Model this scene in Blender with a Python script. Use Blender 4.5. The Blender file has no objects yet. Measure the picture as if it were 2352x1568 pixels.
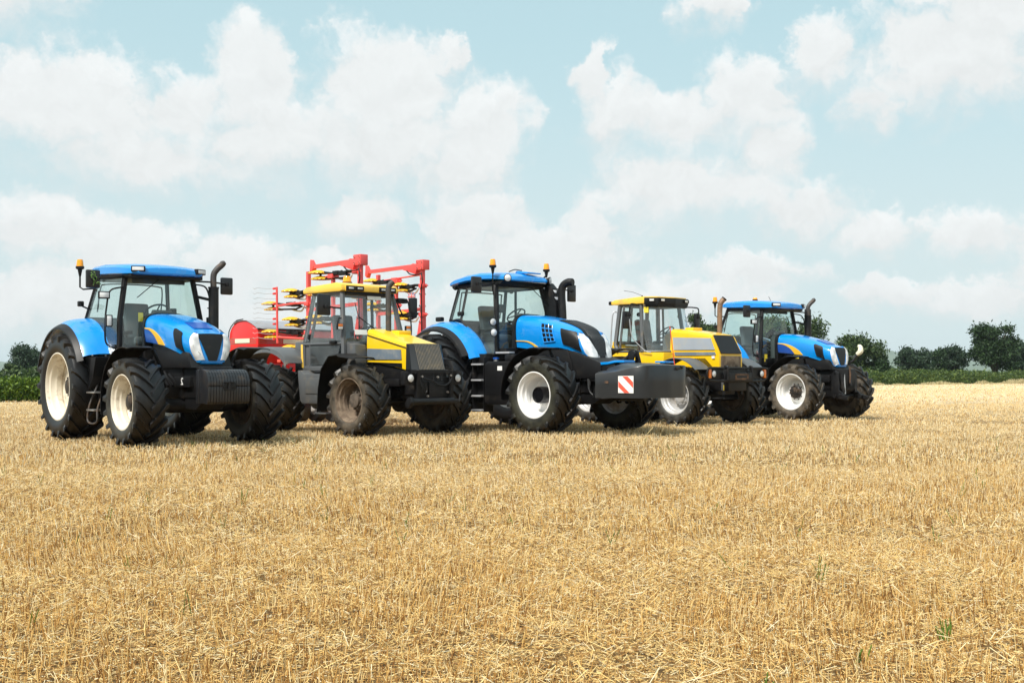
import bpy, bmesh, math, random
import numpy as np
from mathutils import Vector, Matrix
from mathutils.bvhtree import BVHTree
R = math.radians
rng = random.Random(7)
S = bpy.context.scene
COL = S.collection

# ------------------------------------------------------------------ camera, sky, sun, exposure
cam_d = bpy.data.cameras.new('camera'); cam = bpy.data.objects.new('camera', cam_d); COL.objects.link(cam)
cam_d.sensor_width = 36.0; cam_d.lens = 36.0 * 2810 / 2352
cam_d.shift_y = 72.0 / 2352
cam_d.clip_start = 0.1; cam_d.clip_end = 9000
cam.location = (0, 0, 1.22); cam.rotation_euler = (R(90), 0, 0)
S.camera = cam
SUN_EL, SUN_AZ = 52.0, 216.0            # azimuth clockwise from +Y: behind the camera, to its left
S.view_settings.view_transform = 'Standard'; S.view_settings.look = 'None'
S.view_settings.exposure = 0.5; S.view_settings.gamma = 1.0; S.view_settings.use_curve_mapping = False
S.cycles.max_bounces = 7; S.cycles.transparent_max_bounces = 16
sun_d = bpy.data.lights.new('sun', 'SUN'); sun = bpy.data.objects.new('sun', sun_d); COL.objects.link(sun)
sun_d.energy = 3.7; sun_d.angle = R(11); sun_d.color = (1.0, 0.95, 0.87)
az, el = R(SUN_AZ), R(SUN_EL)
sdir = Vector((math.sin(az) * math.cos(el), math.cos(az) * math.cos(el), math.sin(el)))
sun.rotation_euler = sdir.to_track_quat('Z', 'Y').to_euler(); sun.location = (-20, -30, 60)


class NT:
    """small helper for building node trees"""
    def __init__(self, tree): self.t = tree
    def n(self, typ, ins=None, **props):
        nd = self.t.nodes.new(typ)
        for k, v in props.items(): setattr(nd, k, v)
        if ins:
            for k, v in ins.items():
                s = nd.inputs[k]
                if isinstance(v, bpy.types.NodeSocket): self.t.links.new(v, s)
                else: s.default_value = v
        return nd
    def m(self, op, a, b=0.0, c=None, clamp=False):
        ins = {0: a, 1: b}
        if c is not None: ins[2] = c
        return self.n('ShaderNodeMath', ins, operation=op, use_clamp=clamp).outputs[0]
    def v(self, op, a, b=(0, 0, 0), out=0):
        return self.n('ShaderNodeVectorMath', {0: a, 1: b}, operation=op).outputs[out]
    def mix(self, f, a, b):
        nd = self.t.nodes.new('ShaderNodeMix'); nd.data_type = 'RGBA'
        for k, v in ((0, f), (6, a), (7, b)):
            s = nd.inputs[k]
            if isinstance(v, bpy.types.NodeSocket): self.t.links.new(v, s)
            elif k == 0: s.default_value = v
            else: s.default_value = (*v[:3], 1)
        return nd.outputs[2]
    def noise(self, vec, scale, detail=4.0, rough=0.55, out='Fac'):
        return self.n('ShaderNodeTexNoise', {'Vector': vec, 'Scale': scale, 'Detail': detail, 'Roughness': rough}).outputs[out]
    def ramp(self, f, lo, hi):
        return self.n('ShaderNodeMapRange', {0: f, 1: lo, 2: hi, 3: 0.0, 4: 1.0}, interpolation_type='SMOOTHSTEP').outputs[0]
    def link(self, a, b): self.t.links.new(a, b)


def build_world():
    w = bpy.data.worlds.new('World'); S.world = w; w.use_nodes = True; w.cycles.sampling_method = 'MANUAL'; w.cycles.sample_map_resolution = 256
    t = w.node_tree; t.nodes.clear(); N = NT(t)
    sky = N.n('ShaderNodeTexSky', sky_type='NISHITA', sun_disc=False)
    sky.sun_elevation = R(SUN_EL); sky.sun_rotation = R(SUN_AZ)
    sky.air_density = 1.0; sky.dust_density = 2.0; sky.ozone_density = 1.0
    STR = 0.1
    d = N.v('NORMALIZE', N.n('ShaderNodeTexCoord').outputs['Generated'])
    sx = N.n('ShaderNodeSeparateXYZ', {0: d}).outputs
    azm = N.m('MULTIPLY', N.m('ARCTAN2', sx[0], sx[1]), 57.2958)      # degrees right of +Y
    ele = N.m('MULTIPLY', N.m('ARCSINE', sx[2]), 57.2958)
    p = N.n('ShaderNodeCombineXYZ', {0: azm, 1: ele, 2: 0.0}).outputs[0]
    # ragged edges: the coordinates are pushed about by coarse and fine noise
    n1 = N.noise(p, 0.32, 5.0, 0.6, 'Color'); n2 = N.noise(p, 1.3, 6.0, 0.62, 'Color')
    q = N.v('ADD', p, N.v('MULTIPLY', N.v('SUBTRACT', n1, (.5, .5, .5)), (4.2, 3.0, 0)))
    q = N.v('ADD', q, N.v('MULTIPLY', N.v('SUBTRACT', n2, (.5, .5, .5)), (1.5, 1.2, 0)))
    # cloud masses: (azimuth, elevation, half-width, half-height)
    blobs = [(-22.5, 16.5, 3.2, 2.0), (-20.5, 11.8, 5.0, 2.3), (-15.0, 12.0, 2.2, 1.5), (-12.0, 13.4, 1.8, 2.6), (-17, 9.6, 6, 1.5), (-11, 10.5, 3.2, 2.1),
             (-5.8, 13.2, 3.6, 2.7), (-6.0, 10.6, 5.2, 2.0), (-1.2, 11.3, 2.4, 1.9), (-3.0, 14.6, .9, .9), (3.7, 13.9, .9, 1.4), (5.0, 12.0, 2.2, 1.8), (7.6, 11.8, 2.4, 1.5),
             (11.0, 12.4, 2.7, 2.0), (14.2, 14.2, 1.6, 1.5), (12.3, 10.2, 1.6, 1.4), (9.3, 16.3, 1.8, .9), (20.5, 14.0, 5.0, 2.6), (22.3, 16.8, 4.8, 2.6), (16.2, 11.6, 1.5, 1.1), (20.0, 12.6, 5, 1.3),
             (8.0, 8.6, 4.4, 1.9), (12.8, 7.6, 3.2, 1.3), (4.0, 7.0, 1.6, 1.3), (-1.6, 7.2, 2.7, 1.5), (16.6, 6.3, 2.2, 1.1), (20.5, 6.2, 2.4, 1.2), (23.5, 5.2, 2.2, 1.5), (1.0, 5.6, 6, 1.4),
             (-21.0, 6.2, 2.6, 1.6), (-17.5, 5.6, 3.4, 1.7), (-12.5, 5.0, 3.2, 1.4), (-8.0, 4.6, 3.0, 1.3), (-7.0, 7.4, 2.0, 1.3), (-19.0, 3.0, 6, 1.9), (-9, 2.6, 7, 1.6), (4, 3.0, 8, 1.5),
             (11, 4.6, 3.0, .9), (9.5, 3.2, 3.5, .8), (17, 3.6, 2.4, .7), (21, 3.4, 3.2, .9), (-23.5, 11.5, 3, 2.2), (-2.5, 9.4, 3.0, 1.4)]
    dens = None; num = None; den = None
    for a, e, ra, re in blobs:
        v = N.v('MULTIPLY', N.v('SUBTRACT', q, (a, e, 0)), (1 / ra, 1 / re, 0))
        # billowing tops, long soft undersides
        l = N.v('LENGTH', N.v('ADD', N.v('MAXIMUM', v, (-99, 0, 0)), N.v('MULTIPLY', N.v('MINIMUM', v, (99, 0, 0)), (0, .78, 0))), out=1)
        k = N.m('SUBTRACT', 1.0, l)
        dens = k if dens is None else N.m('SMOOTH_MAX', dens, k, 0.18)
        w_ = N.m('MAXIMUM', N.m('ADD', k, .35), 0.0); yv = N.m('MULTIPLY', w_, N.n('ShaderNodeSeparateXYZ', {0: v}).outputs[1])
        num = yv if num is None else N.m('ADD', num, yv); den = w_ if den is None else N.m('ADD', den, w_)
    rise = N.m('DIVIDE', num, N.m('ADD', den, .02))          # +1 at a cloud's crown, negative under it
    def billow(vec):
        a1 = N.n('ShaderNodeTexVoronoi', {'Vector': vec, 'Scale': .62, 'Detail': 3.0, 'Roughness': .55, 'Lacunarity': 2.3}, feature='F1', normalize=True, voronoi_dimensions='2D').outputs[0]
        return a1
    fb = N.noise(p, 0.5, 9.0, 0.56)
    dens = N.m('ADD', dens, N.m('MULTIPLY', N.m('SUBTRACT', fb, 0.5), 0.9))
    b0 = billow(q)
    dens = N.m('ADD', dens, N.m('MULTIPLY', N.m('SUBTRACT', 0.42, b0), 1.0))
    soft = N.m('MULTIPLY', N.ramp(rise, .25, -.9), .75)
    cov = N.n('ShaderNodeMapRange', {0: dens, 1: -.12, 2: N.m('ADD', .46, soft), 3: 0.0, 4: 1.0}, interpolation_type='SMOOTHSTEP').outputs[0]
    # the sky outside the picture carries loose cloud of its own
    gen = N.ramp(N.noise(N.v('MULTIPLY', d, (1, 1, 1.8)), 2.6, 8.0, 0.58), 0.44, 0.62)
    off = N.m('MAXIMUM', N.ramp(N.m('ABSOLUTE', azm), 26.0, 34.0), N.ramp(ele, 19.0, 25.0))
    cov = N.m('ADD', N.m('MULTIPLY', cov, N.m('SUBTRACT', 1.0, off)), N.m('MULTIPLY', gen, off))
    cov = N.m('MULTIPLY', cov, 0.96)
    # relief: difference of the cloud noise towards the light (up and to the left)
    rel = N.m('SUBTRACT', billow(N.v('ADD', q, (.35, -.75, 0))), b0)
    shade = N.m('ADD', N.m('ADD', 0.632, N.m('MULTIPLY', rise, .045)), N.m('MULTIPLY', rel, 0.09))
    shade = N.m('MINIMUM', N.m('MAXIMUM', shade, 0.57), 0.70)
    ccol = N.n('ShaderNodeCombineColor', {0: N.m('MULTIPLY', shade, .972), 1: N.m('MULTIPLY', shade, 1.0), 2: N.m('MULTIPLY', shade, 1.0)}).outputs[0]
    ccol = N.v('SCALE', ccol); ccol.node.inputs[3].default_value = 1 / STR
    # thin high haze whitens the blue; more of it low down
    hz = N.m('SUBTRACT', 0.93, N.m('MULTIPLY', N.ramp(ele, 0.0, 20.0), 0.17))
    base = N.mix(hz, N.v('MULTIPLY', sky.outputs[0], (.8, .8, 0.72)), tuple(c / STR for c in (.505, .603, .622)))
    cyan = N.mix(N.ramp(ele, 3.0, 17.0), base, N.v('MULTIPLY', base, (.86, 1.0, 1.03)))
    col = N.mix(cov, cyan, ccol)
    bg = N.n('ShaderNodeBackground', {'Color': col, 'Strength': STR})
    out = N.n('ShaderNodeOutputWorld'); N.link(bg.outputs[0], out.inputs[0])


build_world()

# ------------------------------------------------------------------ materials
MATS = {}
def mat(name, col, rough=.5, metal=0.0, coat=0.0, dirt=None, amt=0.0, dscale=3.0, var=.12, bump=0.0, bscale=40.0, low=None):
    """principled paint with uneven tone, patches of dirt, optional mud thrown up towards the wheels (low = height in metres)"""
    m = bpy.data.materials.new(name); m.use_nodes = True; MATS[name] = m
    N = NT(m.node_tree); b = m.node_tree.nodes['Principled BSDF']
    tc = N.n('ShaderNodeTexCoord').outputs['Object']
    c = N.mix(N.noise(tc, dscale * .8, 5), tuple(x * (1 - var) for x in col), tuple(min(1, x * (1 + var)) for x in col))
    if dirt:
        f = N.ramp(N.noise(tc, dscale, 8, .65), .62 - amt * .5, .78 - amt * .35)
        f = N.m('MULTIPLY', f, min(1, .35 + amt))
        fine = N.ramp(N.noise(tc, dscale * 14, 3, .7), .66, .74)
        f = N.m('MAXIMUM', f, N.m('MULTIPLY', fine, amt))
        if low:
            z = N.n('ShaderNodeSeparateXYZ', {0: tc}).outputs[2]
            g = N.ramp(N.m('ADD', z, N.m('MULTIPLY', N.noise(tc, 5, 4), .5)), low + .35, low - .1)
            f = N.m('MAXIMUM', f, N.m('MULTIPLY', g, .55))
        c = N.mix(f, c, dirt)
        N.link(N.m('ADD', rough, N.m('MULTIPLY', f, .35), clamp=True), b.inputs['Roughness'])
    else:
        N.link(N.m('ADD', rough - .05, N.m('MULTIPLY', N.noise(tc, dscale * 2), .1)), b.inputs['Roughness'])
    N.link(c, b.inputs['Base Color'])
    b.inputs['Metallic'].default_value = metal
    if max(col) < .05 and not coat: b.inputs['Specular IOR Level'].default_value = .34
    b.inputs['Coat Weight'].default_value = coat; b.inputs['Coat Roughness'].default_value = .06
    if bump:
        bp = N.n('ShaderNodeBump', {'Strength': bump, 'Distance': .01, 'Height': N.noise(tc, bscale, 4)})
        N.link(bp.outputs[0], b.inputs['Normal'])
    return m

DUST = (.30, .23, .15)
blue = mat('blue_paint', (.002, .255, .73), .26, 0, .7, (.14, .24, .40), .10, 2.2, .06)
deepblue = mat('deep_blue_paint', (.004, .075, .38), .3, 0, .5)
swoosh = mat('gold_stripe', (.85, .50, .03), .4)
jyellow = mat('yellow_paint', (.90, .545, .006), .30, 0, .5, (.60, .38, .08), .10, 2.5, .06)
oyellow = mat('old_yellow_paint', (.92, .585, .008), .32, 0, .45, (.60, .42, .10), .12, 2.5, .06)
ryellow = mat('roof_yellow_paint', (.92, .58, .07), .36, 0, .4, (.5, .36, .12), .2, 2, .06)
black = mat('black_plastic', (.0065, .0065, .0075), .46, 0, 0, (.045, .036, .028), .14, 4, .25, .15, 60)
blackg = mat('black_gloss', (.006, .006, .0075), .22, 0, .3)
chass = mat('black_chassis', (.007, .007, .008), .5, 0, 0, (.045, .036, .026), .16, 4, .3, .2, 30)
wblack = mat('black_cast_iron', (.014, .015, .018), .33, 0, .15, (.07, .05, .035), .18, 6, .25)
panelg = mat('blue_grey_panel', (.15, .19, .235), .4, 0, .2, (.30, .30, .28), .25, 4)
gribar = mat('grille_bar_grey', (.115, .108, .095), .5, 0, 0, (.22, .18, .12), .3, 9)
wgrey = mat('dark_box_paint', (.012, .0135, .0155), .38, .0, .15, (.03, .03, .032), .10, 3, .2)
grey = mat('charcoal_paint', (.085, .09, .095), .42, 0, .15, (.20, .16, .11), .2, 4, .15)
lgrey = mat('light_grey_metal', (.42, .43, .45), .45, .2, 0, DUST, .15, 4)
steel = mat('bare_steel', (.45, .44, .43), .35, .8, 0, (.2, .14, .09), .3, 8)
rust = mat('rusty_steel', (.16, .085, .045), .7, .2, 0, (.07, .05, .04), .5, 8, .3)
exh = mat('exhaust_steel', (.075, .070, .068), .55, .4, 0, (.16, .10, .06), .3, 6, .2)
bexh = mat('brown_exhaust', (.27, .17, .11), .6, .3, 0, (.10, .07, .05), .35, 6, .2)
cream = mat('cream_rim', (.72, .66, .54), .42, 0, .1, (.27, .18, .10), .26, 5, .08)
white = mat('white_rim', (.80, .80, .79), .35, 0, .25, (.4, .36, .3), .1, 4, .04)
silver = mat('silver_rim', (.52, .52, .52), .42, .25, 0, (.30, .25, .18), .3, 5, .1)
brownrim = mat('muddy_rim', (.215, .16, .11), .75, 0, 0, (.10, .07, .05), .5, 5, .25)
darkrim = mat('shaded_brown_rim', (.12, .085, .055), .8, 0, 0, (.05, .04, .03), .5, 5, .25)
hubm = mat('hub_black', (.02, .018, .017), .5, 0, 0, (.12, .08, .05), .35, 10, .3)
hubb = mat('muddy_hub', (.13, .10, .075), .75, 0, 0, (.06, .05, .04), .5, 8, .3)
seatm = mat('grey_fabric', (.10, .11, .12), .9, 0, 0, None, 0, 8, .2)
cream_in = mat('grey_trim', (.11, .115, .115), .8)
pale = mat('white_sticker', (.82, .82, .80), .5)
stick = mat('yellow_sticker', (.85, .66, .05), .5)
redp = mat('red_paint', (.72, .012, .010), .32, 0, .4, (.35, .06, .04), .15, 3, .08)
redfr = mat('red_frame_paint', (.84, .085, .075), .4, 0, .2, (.45, .10, .08), .2, 3, .08)
redsign = mat('red_reflective', (.80, .10, .06), .4)
discy = mat('disc_yellow', (.78, .46, .02), .45, 0, .1, (.3, .2, .06), .25, 8, .1)
bolt = mat('zinc', (.6, .6, .58), .35, .7)
green_st = mat('green_stripe', (.02, .22, .14), .5)
cover = mat('grey_tarpaulin', (.30, .31, .34), .55, 0, 0, DUST, .15, 3)
labelc = mat('cream_panel', (.75, .72, .55), .5)
flagblue = mat('flag_blue', (.03, .05, .25), .6)
twigm = mat('leaf_green', (.10, .20, .03), .6)
orange_r = mat('orange_reflector', (.80, .20, .02), .3, 0, .4)
redstick = mat('red_pole', (.80, .10, .05), .5)
mirrorb = mat('mirror_shell', (.011, .011, .013), .38, 0, .1)

def amber_mat():
    m = bpy.data.materials.new('amber_lens'); m.use_nodes = True; MATS['amber'] = m
    b = m.node_tree.nodes['Principled BSDF']
    b.inputs['Base Color'].default_value = (1.0, .36, .008, 1); b.inputs['Roughness'].default_value = .18
    b.inputs['Transmission Weight'].default_value = .0; b.inputs['Subsurface Weight'].default_value = .5
    b.inputs['Subsurface Radius'].default_value = (.05, .03, .01); b.inputs['Coat Weight'].default_value = .5
    return m
amber = amber_mat()

def lens_mat():
    m = bpy.data.materials.new('clear_lens'); m.use_nodes = True
    N = NT(m.node_tree); b = m.node_tree.nodes['Principled BSDF']
    tc = N.n('ShaderNodeTexCoord').outputs['Object']
    vo = N.n('ShaderNodeTexVoronoi', {'Vector': tc, 'Scale': 9.0, 'Smoothness': .6}, feature='SMOOTH_F1').outputs[0]
    N.link(N.mix(N.ramp(vo, .15, .8), (.84, .85, .86), (.52, .54, .56)), b.inputs['Base Color'])
    b.inputs['Roughness'].default_value = .35; b.inputs['Coat Weight'].default_value = .15
    bp = N.n('ShaderNodeBump', {'Strength': .06, 'Distance': .01, 'Height': vo}); N.link(bp.outputs[0], b.inputs['Normal'])
    return m
lens = lens_mat()

def glass_mat(name, tint, dust):
    m = bpy.data.materials.new(name); m.use_nodes = True; t = m.node_tree; t.nodes.clear(); N = NT(t)
    tc = N.n('ShaderNodeTexCoord').outputs['Object']
    tr = N.n('ShaderNodeBsdfTransparent', {'Color': (*tint, 1)})
    gl = N.n('ShaderNodeBsdfGlossy', {'Color': (1, 1, 1, 1), 'Roughness': .02})
    fc = N.n('ShaderNodeLayerWeight', {'Blend': .5}).outputs['Facing']
    fr = N.m('ADD', .045, N.m('MULTIPLY', N.m('POWER', fc, 5.0), .75))
    mx = N.n('ShaderNodeMixShader', {0: fr, 1: tr.outputs[0], 2: gl.outputs[0]})
    df = N.n('ShaderNodeBsdfDiffuse', {'Color': (.55, .57, .55, 1)})
    f = N.m('MULTIPLY', N.m('ADD', .4, N.ramp(N.noise(tc, 2.2, 5), .4, .75)), dust)
    m2 = N.n('ShaderNodeMixShader', {0: f, 1: mx.outputs[0], 2: df.outputs[0]})
    o = N.n('ShaderNodeOutputMaterial'); N.link(m2.outputs[0], o.inputs[0]); return m
glass = glass_mat('tinted_glass', (.92, .975, .965), .02)
dglass = glass_mat('dark_glass', (.55, .6, .62), .06)
dustyglass = glass_mat('dusty_glass', (.955, .985, .99), .05)

def tyre_mat(name, base, dust, rr, amt, gro=.8):
    """rubber: wheel radius rr, dust on the sidewall and in the tread, worn lug faces"""
    m = bpy.data.materials.new(name); m.use_nodes = True; MATS[name] = m
    N = NT(m.node_tree); b = m.node_tree.nodes['Principled BSDF']
    tc = N.n('ShaderNodeTexCoord').outputs['Object']
    xyz = N.n('ShaderNodeSeparateXYZ', {0: tc}).outputs
    rad = N.m('SQRT', N.m('ADD', N.m('MULTIPLY', xyz[0], xyz[0]), N.m('MULTIPLY', xyz[2], xyz[2])))
    nz = N.noise(tc, 5, 7, .65); nf = N.noise(tc, 45, 3, .7)
    side = N.m('MULTIPLY', N.ramp(rad, rr * .95, rr * .72), N.ramp(nz, .25, .7))
    groove = N.m('MULTIPLY', N.ramp(rad, rr * .985, rr * .95), N.ramp(nz, .35, .75))
    f = N.m('MULTIPLY', N.m('MAXIMUM', side, N.m('MULTIPLY', groove, gro)), amt)
    speck = N.ramp(nf, .70, .76)
    f = N.m('MAXIMUM', f, N.m('MULTIPLY', speck, .35))
    c = N.mix(nz, tuple(x * .7 for x in base), tuple(x * 1.4 for x in base))
    N.link(N.mix(f, c, dust), b.inputs['Base Color'])
    N.link(N.m('ADD', .43, N.m('MULTIPLY', f, .45)), b.inputs['Roughness'])
    bp = N.n('ShaderNodeBump', {'Strength': .25, 'Distance': .01, 'Height': nz}); N.link(bp.outputs[0], b.inputs['Normal'])
    return m

# ------------------------------------------------------------------ mesh builder
class MB:
    def __init__(self): self.v = []; self.f = []
    def add(self, vs, fs):
        o = len(self.v); self.v += [tuple(p) for p in vs]; self.f += [tuple(i + o for i in f) for f in fs]; return self
    def _bm(self, bm, bev, mtx=None):
        if bev > 0:
            bmesh.ops.bevel(bm, geom=[e for e in bm.edges], offset=bev, segments=2, affect='EDGES', profile=.6, clamp_overlap=True)
        if mtx is not None: bmesh.ops.transform(bm, matrix=mtx, verts=bm.verts)
        bm.verts.index_update()
        self.add([v.co[:] for v in bm.verts], [[v.index for v in f.verts] for f in bm.faces]); bm.free(); return self
    def box(self, x0, x1, y0, y1, z0, z1, bev=.008, mtx=None):
        bm = bmesh.new(); bmesh.ops.create_cube(bm, size=1)
        for v in bm.verts: v.co = ((x0 + x1) / 2 + v.co.x * (x1 - x0), (y0 + y1) / 2 + v.co.y * (y1 - y0), (z0 + z1) / 2 + v.co.z * (z1 - z0))
        return self._bm(bm, bev, mtx)
    def prism(self, poly, axis, a, b, bev=.006):
        """polygon in the plane across axis, extruded from a to b"""
        def P(p, t): return {'x': (t, p[0], p[1]), 'y': (p[0], t, p[1]), 'z': (p[0], p[1], t)}[axis]
        bm = bmesh.new(); A = [bm.verts.new(P(p, a)) for p in poly]; B = [bm.verts.new(P(p, b)) for p in poly]; n = len(poly)
        bm.faces.new(A); bm.faces.new(B[::-1])
        for i in range(n): bm.faces.new((A[i], B[i], B[(i + 1) % n], A[(i + 1) % n]))
        bmesh.ops.recalc_face_normals(bm, faces=bm.faces)
        return self._bm(bm, bev)
    def sheet(self, pts, th=.008):
        """flat 3-D polygon given thickness along its normal"""
        P = [Vector(p) for p in pts]; n = sum(((P[i] - P[0]).cross(P[i + 1] - P[0]) for i in range(1, len(P) - 1)), Vector()).normalized() * th / 2
        k = len(P); self.add([p + n for p in P] + [p - n for p in P], [list(range(k)), list(range(2 * k - 1, k - 1, -1))] + [(i, i + k, (i + 1) % k + k, (i + 1) % k) for i in range(k)])
        return self
    def tube(self, pts, r, n=8, cap=True, closed=False):
        P = [Vector(p) for p in pts]; m = len(P); rr = r if isinstance(r, (list, tuple)) else [r] * m
        vs, fs = [], []; ref = None
        for i in range(m):
            if closed: t = (P[(i + 1) % m] - P[i - 1]).normalized()
            else: t = (P[min(i + 1, m - 1)] - P[max(i - 1, 0)]).normalized()
            if ref is None: ref = Vector((0, 0, 1)) if abs(t.z) < .9 else Vector((1, 0, 0))
            u = (ref - t * ref.dot(t)).normalized(); ref = u; w = t.cross(u)
            for k in range(n):
                a = 2 * math.pi * (k + .5) / n; vs.append(P[i] + (u * math.cos(a) + w * math.sin(a)) * rr[i])
        for i in range(m if closed else m - 1):
            for k in range(n):
                j = (i + 1) % m; fs.append((i * n + k, i * n + (k + 1) % n, j * n + (k + 1) % n, j * n + k))
        if cap and not closed: fs += [list(range(n - 1, -1, -1)), list(range((m - 1) * n, m * n))]
        return self.add(vs, fs)
    def beam(self, p, q, w, h=None): 
        """square bar from p to q"""
        return self.tube([p, q], w * .7071, 4)
    def lathe(self, prof, c=(0, 0, 0), axis='y', n=40, closed=False):
        vs, fs = [], []; m = len(prof)
        for k in range(n):
            a = 2 * math.pi * k / n; s, o = math.sin(a), math.cos(a)
            for r, t in prof:
                q = {'y': (r * s, t, r * o), 'z': (r * s, r * o, t), 'x': (t, r * s, r * o)}[axis]
                vs.append((c[0] + q[0], c[1] + q[1], c[2] + q[2]))
        for k in range(n):
            j = (k + 1) % n
            for i in range(m if closed else m - 1):
                i2 = (i + 1) % m
                fs.append((k * m + i, j * m + i, j * m + i2, k * m + i2))
        return self.add(vs, fs)
    def grid(self, G, th=0.0):
        """rows of points; th > 0 makes a closed shell"""
        n, m = len(G), len(G[0]); vs = [Vector(p) for r in G for p in r]; fs = []
        q = [(i * m + j, i * m + j + 1, (i + 1) * m + j + 1, (i + 1) * m + j) for i in range(n - 1) for j in range(m - 1)]
        if not th: return self.add(vs, q)
        nr = [Vector() for _ in vs]
        for f in q:
            k = (vs[f[1]] - vs[f[0]]).cross(vs[f[3]] - vs[f[0]])
            if k.length < 1e-12: k = (vs[f[2]] - vs[f[1]]).cross(vs[f[0]] - vs[f[2]])
            for i in f: nr[i] += k
        o = n * m; back = [v - (k.normalized() if k.length else k) * th for v, k in zip(vs, nr)]
        fs = q + [tuple(i + o for i in f[::-1]) for f in q]
        bd = [j for j in range(m)] + [i * m + m - 1 for i in range(1, n)] + [(n - 1) * m + j for j in range(m - 2, -1, -1)] + [i * m for i in range(n - 2, 0, -1)]
        for a, b in zip(bd, bd[1:] + bd[:1]): fs.append((b, a, a + o, b + o))
        return self.add(vs + back, fs)
    def mesh(self, name, ang=38):
        me = bpy.data.meshes.new(name); me.from_pydata(self.v, [], self.f)
        bm = bmesh.new(); bm.from_mesh(me); bmesh.ops.recalc_face_normals(bm, faces=bm.faces); bm.to_mesh(me); bm.free()
        me.polygons.foreach_set('use_smooth', [True] * len(me.polygons)); me.set_sharp_from_angle(angle=R(ang)); me.update(); return me
    def build(self, name, m, parent=None, ang=38, label=None):
        me = self.mesh(name, ang); me.materials.append(m)
        o = bpy.data.objects.new(name, me); COL.objects.link(o)
        if parent is not None: o.parent = parent
        if label: o['label'] = label
        return o
    def bvh(self): return BVHTree.FromPolygons([Vector(p) for p in self.v], self.f)

def thing(name, label, cat, loc=(0, 0, 0), rz=0.0, group=None):
    o = bpy.data.objects.new(name, None); COL.objects.link(o); o.empty_display_size = .3
    o.location = loc; o.rotation_euler = (0, 0, rz); o['label'] = label; o['category'] = cat
    if group: o['group'] = group
    return o
def tag(o, label, cat, group=None):
    o['label'] = label; o['category'] = cat
    if group: o['group'] = group
    return o
def inst(me, name, parent, loc=(0, 0, 0), rot=(0, 0, 0), sc=(1, 1, 1), label=None):
    o = bpy.data.objects.new(name, me); COL.objects.link(o); o.parent = parent; o.location = loc; o.rotation_euler = rot; o.scale = sc
    if label: o['label'] = label
    return o
def resample(pl, n):
    P = [Vector(p) for p in pl]; L = [0.0]
    for a, b in zip(P, P[1:]): L.append(L[-1] + (b - a).length)
    out = []
    for k in range(n):
        s = L[-1] * k / (n - 1); i = 0
        while i < len(P) - 2 and L[i + 1] < s: i += 1
        d = L[i + 1] - L[i]; out.append(P[i].lerp(P[i + 1], (s - L[i]) / d if d > 1e-9 else 0))
    return out
def curve(pl, n=14):
    """smooth (Catmull-Rom) version of a polyline"""
    P = [Vector(p) for p in pl]; out = []
    for i in range(len(P) - 1):
        a = P[i - 1] if i else P[0] * 2 - P[1]; d = P[i + 2] if i + 2 < len(P) else P[-1] * 2 - P[-2]; b, c = P[i], P[i + 1]
        for k in range(n):
            t = k / n; out.append(.5 * (2 * b + (c - a) * t + (2 * a - 5 * b + 4 * c - d) * t * t + (3 * b - a - 3 * c + d) * t ** 3))
    out.append(P[-1]); return out
def patch(bvh, top, bot, into, name, m, parent, off=.005, n=14, k=8, depth=.012):
    """a panel set into a curved body: the area between two edge curves, laid on the body along direction `into`"""
    A, B = resample(top, n), resample(bot, n); d = Vector(into).normalized(); G = []
    for a, b in zip(A, B):
        row = []
        for j in range(k):
            p = a.lerp(b, j / (k - 1)); h = bvh.ray_cast(p - d * 3, d, 6)
            if h[0] is None:
                h = bvh.find_nearest(p)
            nn = h[1] if h[1].dot(d) < 0 else -h[1]
            row.append(h[0] + nn * off)
        G.append(row)
    if Vector(G[1][0] - G[0][0]).cross(G[0][1] - G[0][0]).dot(d) > 0: G = G[::-1]
    return MB().grid(G, depth).build(name, m, parent, 50)
def spot(bvh, p, into, r, m, parent, off=.008, name='reflector', ring=None):
    """small round lamp insert lying on a curved body"""
    d = Vector(into).normalized(); h = bvh.ray_cast(Vector(p) - d * 3, d, 6)
    if h[0] is None: return
    n = h[1] if h[1].dot(d) < 0 else -h[1]; q = Matrix.Translation(h[0] + n * off) @ n.to_track_quat('X', 'Z').to_matrix().to_4x4()
    b = MB(); b.lathe([(r, -.01), (r, .004), (r * .8, .006), (r * .45, -.002), (.002, .006)], axis='x', n=18); b.v = [tuple(q @ Vector(v)) for v in b.v]
    return b.build(name, m, parent)
def rim(bvh, pts, into, r, m, parent, name='lamp_rim'):
    """thin raised edge following a line on a curved body"""
    d = Vector(into).normalized(); P = []
    for p in resample(pts, 16):
        h = bvh.ray_cast(p - d * 3, d, 6)
        if h[0] is None: h = bvh.find_nearest(p)
        P.append(h[0] + (h[1] if h[1].dot(d) < 0 else -h[1]) * .006)
    return MB().tube(P, r, 8).build(name, m, parent)
def mir(pl): return [(p[0], -p[1], p[2]) for p in pl]
def both(bvh, top, bot, into, name, m, parent, **kw):
    a = patch(bvh, top, bot, into, name, m, parent, **kw); b = patch(bvh, mir(top), mir(bot), (into[0], -into[1], into[2]), name, m, parent, **kw); return a, b
def section(x, tilt, wb, hw, zb, zs, zt, e=3.3, n=13):
    """half body outline at station x: bottom edge, side, shoulder, crown; returned as a full ring from right bottom over the top to left bottom"""
    H = [(wb, zb)]
    for k in range(1, 5):
        t = k / 5; s = math.sin(t * math.pi / 2); H.append((wb + (hw - wb) * s, zb + (zs - zb) * t))
    for k in range(n):
        a = math.pi / 2 * k / (n - 1); H.append((hw * math.cos(a) ** (2 / e), zs + (zt - zs) * math.sin(a) ** (2 / e)))
    ring = [(-y, z) for y, z in H] + [(y, z) for y, z in H[-2::-1]]
    return [(x + tilt * (zt - z), y, z) for y, z in ring]
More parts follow.
